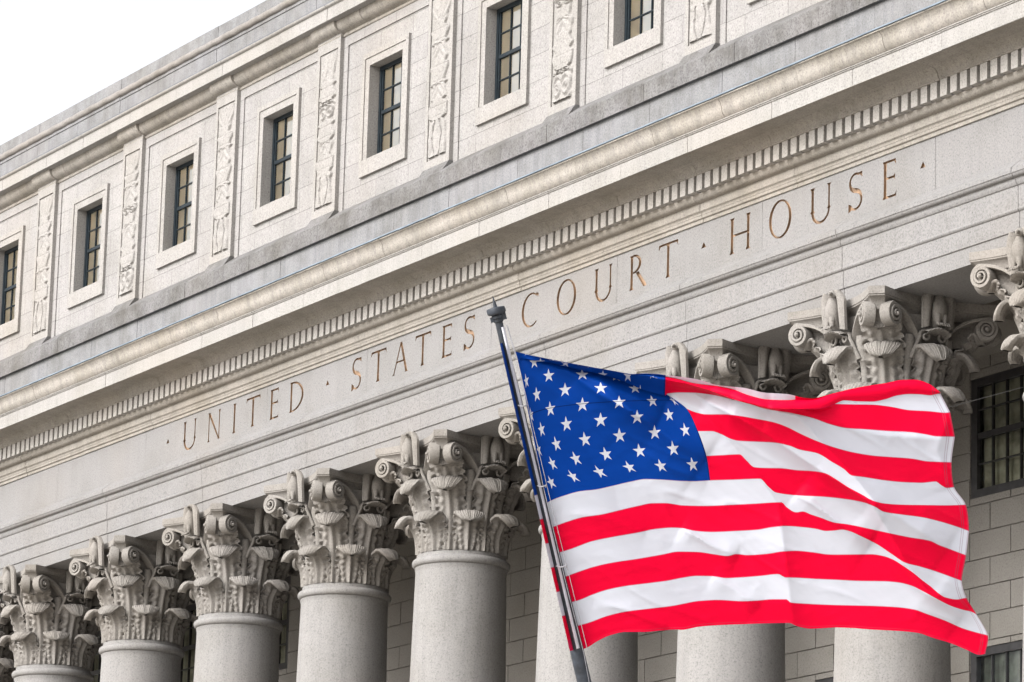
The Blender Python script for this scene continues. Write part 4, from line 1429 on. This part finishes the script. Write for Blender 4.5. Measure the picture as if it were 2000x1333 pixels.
STARS = [(9, 3, 1105, 939), (9, 5, 1161, 928), (9, 7, 1214, 914), (9, 9, 1280.5, 911), (9, 11, 1351, 914),
         (8, 2, 1075.6, 911), (8, 4, 1129, 897), (8, 6, 1180, 885), (8, 8, 1244, 878), (8, 10, 1317, 882),
         (7, 1, 1050, 882), (7, 3, 1093, 868), (7, 5, 1145, 854), (7, 7, 1211, 846), (7, 9, 1283, 850), (7, 11, 1340.5, 843.5),
         (6, 2, 1059, 841), (6, 4, 1112.4, 826.7), (6, 6, 1175, 817), (6, 8, 1246.4, 818), (6, 10, 1305.5, 812.5),
         (5, 1, 1034, 815), (5, 3, 1079, 800), (5, 5, 1141, 788), (5, 7, 1211, 788), (5, 9, 1269.5, 783.5),
         (4, 2, 1047.6, 771.6), (4, 4, 1105.6, 760), (4, 6, 1175.5, 761.5), (4, 8, 1229, 757),
         (3, 1, 1019.6, 746), (3, 3, 1071, 732), (3, 5, 1139, 734), (3, 7, 1205, 737), (2, 2, 1035.5, 709)]
pu, pj, px_, py_, pw = [], [], [], [], []
for r_, c_, x, y in STARS:
    pu.append(0.4 * c_ / 12); pj.append(0.7 * r_); px_.append(x); py_.append(y); pw.append(1.0)
for j in (4, 5, 6, 7):
    x, y = seam(j, np.array([0.4]))
    pu.append(0.4); pj.append(j); px_.append(x[0]); py_.append(y[0]); pw.append(4.0)
for u in np.linspace(0, 0.36, 10):
    x, y = seam(7, np.array([u]))
    pu.append(u); pj.append(7.0); px_.append(x[0]); py_.append(y[0]); pw.append(3.0)
for j in np.linspace(1.0, 6.5, 8):           # the hoist edge
    t = (j - 0.75) / (7 - 0.75)
    pu.append(0.0); pj.append(j); px_.append(1009 + t * 57.5); py_.append(690 + t * 295); pw.append(3.0)
pu, pj, px_, py_, pw = map(np.array, (pu, pj, px_, py_, pw))
def basis(u, j):
    a, b = u / 0.2 - 1, j / 4.0 - 1
    return np.stack([a ** p * b ** q for p in range(4) for q in range(4) if p + q <= 4], -1)
A_ = basis(pu, pj) * pw[:, None]
CXF = np.linalg.lstsq(A_, px_ * pw, rcond=None)[0]
CYF = np.linalg.lstsq(A_, py_ * pw, rcond=None)[0]
def canton(u, j):
    b = basis(u, j)
    x, y = b @ CXF, b @ CYF
    # pull exactly onto the seam below and the canton's fly edge
    sx, sy = seam(7, u)
    b7 = basis(u, np.full_like(u, 7.0))
    w7 = np.clip((j - 4.5) / 2.5, 0, 1) ** 2
    x = x + (sx - b7 @ CXF) * w7
    y = y + (sy - b7 @ CYF) * w7
    ex, ey = flystrip(np.full_like(u, 0.4), j)
    b4 = basis(np.full_like(u, 0.4), j)
    w4 = np.clip((u - 0.22) / 0.18, 0, 1) ** 2
    x = x + (ex - b4 @ CXF - (seam(7, np.array([0.4]))[0][0] - basis(np.array([0.4]), np.array([7.0])) @ CXF) * w7) * w4
    y = y + (ey - b4 @ CYF - (seam(7, np.array([0.4]))[1][0] - basis(np.array([0.4]), np.array([7.0])) @ CYF) * w7) * w4
    return x, y
def flystrip(u, j):
    X = np.stack([seam(q, u)[0] for q in range(3, 8)], 0)
    Y = np.stack([seam(q, u)[1] for q in range(3, 8)], 0)
    jj = np.clip(j, 3, 7) - 3
    return across(X, Y, jj, 4, seam(8, u))
def across(X, Y, jj, top, nxt=None):
    """smooth run from seam to seam down the cloth (softened Catmull-Rom)"""
    if nxt is not None:
        X = np.concatenate([X, nxt[0][None]]); Y = np.concatenate([Y, nxt[1][None]])
    n = X.shape[0]
    i = np.clip(jj.astype(int), 0, top - 1)
    t = jj - i
    k = np.arange(X.shape[1])
    out = []
    for A in (X, Y):
        a, b = A[i, k], A[i + 1, k]
        p0 = np.where(i > 0, A[np.maximum(i - 1, 0), k], 2 * a - b)
        p3 = np.where(i + 2 < n, A[np.minimum(i + 2, n - 1), k], 2 * b - a)
        m0, m1 = 0.42 * (b - p0), 0.42 * (p3 - a)
        out.append(a * (1 + 2 * t) * (1 - t) ** 2 + m0 * t * (1 - t) ** 2 + b * t * t * (3 - 2 * t) + m1 * t * t * (t - 1))
    return out[0], out[1]

NU = 240
U = np.linspace(0, 1, NU + 1)
jE = np.where(U < 0.4, 1.02 + (3.0 - 1.02) * (U / 0.4), 3.0)
rows_xy, rows_j, rows_d = [], [], []
def push(x, y, j, d):
    rows_xy.append((x, y)); rows_j.append(j * np.ones_like(U)); rows_d.append(d * np.ones_like(U))
sm = lambda a, b, x: np.clip((x - a) / (b - a), 0, 1) ** 2 * (3 - 2 * np.clip((x - a) / (b - a), 0, 1))
opened = sm(0.68, 0.78, U)
tx, ty = topcurve(TOP, U)
j0x, j0y = topcurve(J0L, U)
bx, by = topcurve(BAK, U)
cx_, cy_ = topcurve(CRE, U)
jC = np.where(U < 0.4, 0.80 + (2.45 - 0.80) * U / 0.4, 2.45 + (2.0 - 2.45) * sm(0.58, 0.70, U))
jA = np.where(U < 0.4, 0.70 - 1.1 * U / 0.4, -0.4 * (1 - sm(0.62, 0.68, U)))
j0 = np.where(U < 0.4, 0.72 - 0.72 * U / 0.4, 0.0)
jB = np.where(U < 0.4, 0.76 + 0.18 * U / 0.4, 0.94 + 0.06 * opened)
push(tx, ty, jA, 0.045 * (1 - opened))
push(j0x, j0y, j0, 0.085 * (1 - opened))
for t in (0.25, 0.5, 0.75):
    push(j0x + (bx - j0x) * t, j0y + (by - j0y) * t, j0 + (jB - j0) * t, (0.085 - 0.04 * t) * (1 - opened) - 0.03 * math.sin(t * PI))
push(bx, by, jB, 0.05 * (1 - opened) + 0.0 * U)
push(bx * 0.5 + cx_ * 0.5, by * 0.5 + cy_ * 0.5, (jB + jC) / 2, 0.02 * (1 - opened))
push(cx_, cy_, jC, -0.16 * (1 - opened) * np.clip(U * 4, 0, 1))
# from the crest down to the crease: the roll over the canton, the lower red further out
rx, ry = topcurve(ROLL, np.minimum(U, 0.4), 1299.0)
x3, y3 = seam(3, U)
ex = np.where(U <= 0.4, rx, cx_ * 0.15 + x3 * 0.85)
ey = np.where(U <= 0.4, ry, cy_ * 0.15 + y3 * 0.85)
jD = np.where(U < 0.4, 0.95 + (2.93 - 0.95) * U / 0.4, jC * 0.15 + 3.0 * 0.85)
blend = sm(0.385, 0.43, U)
for t in (0.2, 0.4, 0.6, 0.8, 1.0):
    dep = -0.16 * (1 - t) ** 1.3 - 0.012
    push(cx_ + (ex - cx_) * t, cy_ + (ey - cy_) * t, jC + (jD - jC) * t, dep * (1 - sm(0.5, 0.75, U)) * np.clip(U * 4, 0, 1))
NJ = 52
for i in range(NJ + 1):
    t = i / NJ
    j = jE + (7.0 - jE) * t
    fx, fy = flystrip(U, j)
    kx_, ky_ = canton(np.minimum(U, 0.4), j)
    x = np.where(U < 0.4, kx_, fx)
    y = np.where(U < 0.4, ky_, fy)
    push(x, y, j, 0.09 * np.exp(-t * 9) * np.clip((0.41 - U) * 25, 0, 1) * np.clip(U * 6, 0, 1))
XL = np.stack([seam(q, U)[0] for q in range(7, 14)]); YL = np.stack([seam(q, U)[1] for q in range(7, 14)])
for j in range(7, 13):
    for i in range(1, 13):
        t = i / 12
        x, y = across(XL, YL, np.full_like(U, min(j - 7 + t, 5.9999)), 6)
        push(x, y, j + t, 0.0)
FX = np.stack([r[0] for r in rows_xy]); FY = np.stack([r[1] for r in rows_xy])
FJ = np.stack(rows_j); FD = np.stack(rows_d)
# folds: signed ramps along measured crease lines, long swells and fine wrinkles
def crease(P, amp, w_lo, w_hi, X, Y, ends=60):
    """relief that rises towards a crease from one side and drops on the other"""
    P = np.array(P, float)
    best = np.full(X.shape, 1e9); sgn = np.zeros(X.shape); tt = np.zeros(X.shape)
    L = np.concatenate([[0], np.cumsum(np.hypot(*np.diff(P, axis=0).T))])
    for i in range(len(P) - 1):
        d = P[i + 1] - P[i]
        l = np.hypot(*d)
        t = np.clip(((X - P[i][0]) * d[0] + (Y - P[i][1]) * d[1]) / l ** 2, 0, 1)
        qx, qy = P[i][0] + d[0] * t, P[i][1] + d[1] * t
        dd = np.hypot(X - qx, Y - qy)
        m = dd < best
        best = np.where(m, dd, best)
        sgn = np.where(m, np.sign(d[0] * (Y - qy) - d[1] * (X - qx)), sgn)
        tt = np.where(m, L[i] + l * t, tt)
    env = np.clip(tt / ends, 0, 1) * np.clip((L[-1] - tt) / ends, 0, 1)
    env = np.sqrt(np.maximum(env, 0))
    w = np.where(sgn > 0, w_lo, w_hi)
    return amp * env * np.exp(-best / w)
W = np.zeros_like(FX)
W += crease([(1310, 775), (1370, 800), (1445, 888), (1484, 936), (1520, 985), (1535, 1100), (1545, 1180), (1552, 1235)], -0.036, 60, 34, FX, FY)
W += crease([(1380, 780), (1500, 850), (1610, 924), (1704, 985), (1768, 1099), (1815, 1160), (1880, 1200)], -0.10, 26, 70, FX, FY)
W += crease([(1430, 780), (1560, 815), (1665, 928), (1712, 985), (1800, 1040), (1850, 1070)], -0.07, 30, 60, FX, FY)
W += crease([(1500, 800), (1640, 830), (1720, 850), (1850, 860)], -0.05, 40, 40, FX, FY)
W += crease([(1150, 720), (1230, 800), (1300, 850), (1375, 900)], -0.075, 46, 30, FX, FY)
W += crease([(1080, 700), (1170, 770), (1280, 830)], -0.045, 28, 18, FX, FY)
W += crease([(1020, 700), (1150, 738), (1295, 800)], -0.050, 20, 12, FX, FY)
W += crease([(1020, 720), (1120, 790), (1190, 870)], -0.020, 24, 16, FX, FY)
W += crease([(1250, 880), (1310, 915), (1380, 940)], -0.016, 16, 10, FX, FY, 30)
W += crease([(1100, 1000), (1180, 1010), (1260, 1040)], -0.012, 18, 12, FX, FY, 30)
W += crease([(1160, 1180), (1230, 1190), (1300, 1230)], -0.016, 18, 12, FX, FY, 30)
W += crease([(1330, 1035), (1400, 1070), (1440, 1085)], -0.030, 22, 14, FX, FY, 20)
W += crease([(1390, 1130), (1440, 1155), (1480, 1185)], -0.020, 20, 14, FX, FY, 20)
W += crease([(1560, 960), (1640, 1025), (1700, 1060)], -0.05, 26, 34, FX, FY, 30)
W += crease([(1860, 800), (1830, 880), (1858, 950)], -0.03, 30, 30, FX, FY, 30)
uu = np.broadcast_to(U, FX.shape)
env = np.clip(uu * 6, 0, 1)
sx_, sy_ = (FX - 1008) / 900.0, (FY - 690) / 600.0
W += env * 0.055 * np.sin(2 * PI * (1.25 * sx_ - 0.55 * sy_) + 0.6)
W += env * 0.020 * np.sin(2 * PI * (2.9 * sx_ - 1.9 * sy_) + 2.0) * (0.4 + 0.6 * sx_)
NZ = np.array([[noise.noise(Vector(((x * 0.80 + y * 0.60) / 190.0, (y * 0.80 - x * 0.60) / 30.0, 0.3))) for x, y in zip(rx_, ry_)] for rx_, ry_ in zip(FX, FY)])
NZ2 = np.array([[noise.noise(Vector(((x * 0.72 + y * 0.69) / 110.0, (y * 0.72 - x * 0.69) / 11.0, 4.3))) for x, y in zip(rx_, ry_)] for rx_, ry_ in zip(FX, FY)])
NZ3 = np.array([[noise.noise(Vector((x / 150.0, (y + 0.22 * x) / 13.0, 9.1))) for x, y in zip(rx_, ry_)] for rx_, ry_ in zip(FX, FY)])
W += env * (0.0055 * NZ + 0.0030 * NZ2 * np.clip(2.2 * np.abs(NZ), 0, 1)) + 0.0034 * NZ3 * np.exp(-uu * 5.0)
RID = np.array([[(1 - abs(noise.noise(Vector(((x * 0.86 + y * 0.5) / 240.0, (y * 0.86 - x * 0.5) / 46.0, 2.7))))) ** 9 for x, y in zip(rx_, ry_)] for rx_, ry_ in zip(FX, FY)])
RI2 = np.array([[(1 - abs(noise.noise(Vector(((x * 0.95 - y * 0.2) / 130.0, (y * 0.95 + x * 0.2) / 24.0, 6.1))))) ** 10 for x, y in zip(rx_, ry_)] for rx_, ry_ in zip(FX, FY)])
W += env * (-0.010 * RID * np.clip(0.45 + 1.4 * NZ, 0, 1) - 0.0035 * RI2 * np.clip(0.35 - 1.3 * NZ, 0, 1))
DEPTH = D0 - 0.02 + FD + W * 1.5 + 0.35 * (FX - 1008) / 900.0
fverts = []
fuv = []
for i in range(FX.shape[0]):
    for k in range(FX.shape[1]):
        fverts.append(at(FX[i, k], FY[i, k], DEPTH[i, k]))
        fuv.append((U[k], FJ[i, k] / 13.0))
ffaces = []
mcols = NU + 1
for i in range(FX.shape[0] - 1):
    for k in range(NU):
        a = i * mcols + k
        ffaces.append((a, a + mcols, a + mcols + 1, a + 1))

def flag_material(name, through):
    m, nt, bs = new_mat(name)
    N, L = nt.nodes, nt.links
    uvn = N.new('ShaderNodeUVMap')
    sp = N.new('ShaderNodeSeparateXYZ')
    L.new(uvn.outputs[0], sp.inputs[0])
    def math_(op, a, b=None, c=None):
        n = N.new('ShaderNodeMath')
        n.operation = op
        for s, v in zip(n.inputs, (a, b, c)):
            if v is None:
                continue
            if isinstance(v, (int, float)):
                s.default_value = v
            else:
                L.new(v, s)
        return n.outputs[0]
    u, v = sp.outputs[0], sp.outputs[1]
    j = math_('MULTIPLY', v, 13.0)
    par = math_('FLOORED_MODULO', math_('FLOOR', j), 2.0)               # 0 red, 1 white
    can = math_('MULTIPLY', math_('LESS_THAN', u, 0.4), math_('LESS_THAN', j, 7.0))
    a = math_('MULTIPLY', u, 30.0)
    b = math_('DIVIDE', j, 0.7)
    p = math_('ROUND', math_('MULTIPLY', math_('ADD', a, b), 0.5))
    q = math_('ROUND', math_('MULTIPLY', math_('SUBTRACT', a, b), 0.5))
    ca, cb = math_('ADD', p, q), math_('SUBTRACT', p, q)
    dx = math_('MULTIPLY', math_('SUBTRACT', a, ca), 0.823)
    dz = math_('MULTIPLY', math_('SUBTRACT', cb, b), 0.70)              # up is towards smaller j
    ok = math_('MULTIPLY', math_('MULTIPLY', math_('GREATER_THAN', ca, 0.5), math_('LESS_THAN', ca, 11.5)), math_('MULTIPLY', math_('GREATER_THAN', cb, 0.5), math_('LESS_THAN', cb, 9.5)))
    rho = math_('SQRT', math_('ADD', math_('MULTIPLY', dx, dx), math_('MULTIPLY', dz, dz)))
    ang = math_('PINGPONG', math_('ARCTAN2', dx, dz), math.radians(36))
    sx = math_('MULTIPLY', rho, math_('COSINE', ang))
    sy = math_('MULTIPLY', rho, math_('SINE', ang))
    star = math_('MULTIPLY', math_('MULTIPLY', math_('LESS_THAN', math_('ADD', sx, math_('MULTIPLY', sy, 3.078)), 0.318), ok), can)
    def mix(fac, c1, c2):
        x = N.new('ShaderNodeMix')
        x.data_type = 'RGBA'
        L.new(fac, x.inputs[0])
        for s, c in ((x.inputs[6], c1), (x.inputs[7], c2)):
            if isinstance(c, tuple):
                s.default_value = (*c, 1)
            else:
                L.new(c, s)
        return x.outputs[2]
    white = (0.465, 0.48, 0.54)
    col = mix(par, (0.60, 0.0004, 0.026), white)
    col = mix(can, col, (0.001, 0.034, 0.225))
    col = mix(star, col, white)
    # stitched seams between the stripes
    fr = math_('ABSOLUTE', math_('SUBTRACT', math_('FRACT', math_('ADD', j, 0.5)), 0.5))
    seam_ = math_('MULTIPLY', math_('MULTIPLY', math_('LESS_THAN', fr, 0.022), math_('GREATER_THAN', j, 0.3)), math_('SUBTRACT', 1.0, can))
    col = mix(math_('MULTIPLY', seam_, 0.45), col, (0.30, 0.02, 0.10))
    # the canton's joining seam and the doubled hem at the fly
    def line(x, at_, half):
        return math_('LESS_THAN', math_('ABSOLUTE', math_('SUBTRACT', x, at_)), half)
    cs = math_('MULTIPLY', can, math_('ADD', line(j, 3.46, 0.020), line(u, 0.3985, 0.0015)))
    col = mix(math_('MULTIPLY', cs, 0.65), col, (0.001, 0.006, 0.035))
    hem = math_('ADD', math_('ADD', line(u, 0.9835, 0.0009), line(u, 0.9880, 0.0009)), math_('ADD', line(j, 12.90, 0.010), line(u, 0.9985, 0.0016)))
    col = mix(math_('MULTIPLY', math_('MINIMUM', hem, 1.0), 0.40), col, (0.16, 0.05, 0.09))
    L.new(col, bs.inputs['Base Color'])
    bs.inputs['Roughness'].default_value = 0.55
    bs.inputs['Specular IOR Level'].default_value = 0.06
    tr = N.new('ShaderNodeBsdfTranslucent')
    L.new(col, tr.inputs[0])
    mx = N.new('ShaderNodeMixShader')
    mx.inputs[0].default_value = through
    L.new(bs.outputs[0], mx.inputs[1])
    L.new(tr.outputs[0], mx.inputs[2])
    L.new(mx.outputs[0], nt.nodes['Material Output'].inputs[0])
    # weave and tiny puckers
    nz = N.new('ShaderNodeTexNoise')
    mp = N.new('ShaderNodeMapping')
    mp.inputs['Scale'].default_value = (26, 60, 1)
    mp.inputs['Rotation'].default_value = (0, 0, 0.5)
    L.new(uvn.outputs[0], mp.inputs[0])
    L.new(mp.outputs[0], nz.inputs['Vector'])
    nz.inputs['Scale'].default_value = 1.0
    nz.inputs['Detail'].default_value = 4
    bp = N.new('ShaderNodeBump')
    bp.inputs['Strength'].default_value = 0.10
    bp.inputs['Distance'].default_value = 0.02
    L.new(nz.outputs[0], bp.inputs['Height'])
    L.new(bp.outputs[0], bs.inputs['Normal'])
    return m
M_FLAG = flag_material('flag_nylon', 0.26)
M_HEM = flag_material('doubled_hem', 0.0)
flag_base = Vector(at(1008, 690, D0))
FLAG = empty('flag', flag_base)
tag(FLAG, 'large striped flag with white stars on blue, waving from the flagpole', 'flag')
def flag_part(o):
    o.parent = FLAG
    o.matrix_parent_inverse = Matrix.Translation(-flag_base)
    return o
cloth = flag_part(link_mesh('cloth', fverts, ffaces, M_FLAG, None, smooth=60, uv=fuv))
# the hoist turned back behind the pole, its face towards the right and down
hv, hf, huv = [], [], []
for i in range(61):
    t = i / 60
    y = 672 + (1272 - 672) * t
    axis = 972.5 + (y - 622) * (1133.5 - 972.5) / (1300 - 622)
    half = 7.5 + 6.0 * t
    for k in range(4):
        q = k / 3
        hv.append(at(axis - half - 0.5 + q * (half * 1.15), y - 4.0 * q, D0 - 0.13 + 0.20 * q))
        hx_y = y + 12
        jj = 0.75 + (hx_y - 690) / (1268 - 690) * 12.25 + 0.10
        huv.append((0.004, min(max(jj, 0.1), 12.99) / 13.0))
for i in range(60):
    for k in range(3):
        a = i * 4 + k
        hf.append((a, a + 4, a + 5, a + 1))
flag_part(link_mesh('hoist_fold', hv, hf, M_HEM, None, smooth=60, uv=huv))
mb = MB()
P = []
for i in range(41):
    t = i / 40
    y = 640 + (1268 - 640) * t
    axis = 972.5 + (y - 622) * (1133.5 - 972.5) / (1300 - 622)
    half = 7.5 + 6.0 * t
    P.append([at(axis + half * 0.02 + 2 * (1 - t), y, D0 - 0.075), at(axis + half * 0.25 + 3 * (1 - t), y - 1, D0 - 0.085), at(axis + half * 0.48 + 5 * (1 - t) * (1 - t), y - 2, D0 - 0.075)])
mb.grid(P)
flag_part(mb.obj('heading', M_HEAD, None, smooth=60))
for y in (793, 950, 1107):
    axis = 972.5 + (y - 622) * (1133.5 - 972.5) / (1300 - 622)
    mb = MB()
    half = 7.5 + 6.0 * (y - 640) / 628
    mb.tube([at(axis + a * half, y - 1 + b, D0 - 0.10 - c) for a, b, c in ((-0.1, 0, 0), (0.4, 2, 0.03), (0.9, 2, 0.05), (1.3, 0.5, 0.06), (1.6, -2, 0.05), (1.5, 3, 0.04))], 0.0045, 6)
    flag_part(mb.obj('snap_ring', M_CORD, None, smooth=60))

# thin wire that runs from the pole, behind the flag, to the portico
a = Vector(at(1058, 997, D0 + 0.02))            # tied to the pole, runs to the last column
d_ = ray(2088, 732.1)
b = Vector(CAM_POS + d_ * ((0.02 - CAM_POS[1]) / d_[1]))
mb = MB()
mb.tube([a + (b - a) * (i / 12) - Vector((0, 0, 0.02 * math.sin(PI * i / 12))) for i in range(13)], 0.0028, 6)
tag(mb.obj('wire', M_WIRE), 'thin taut wire crossing in front of the dark portico window', 'wire')
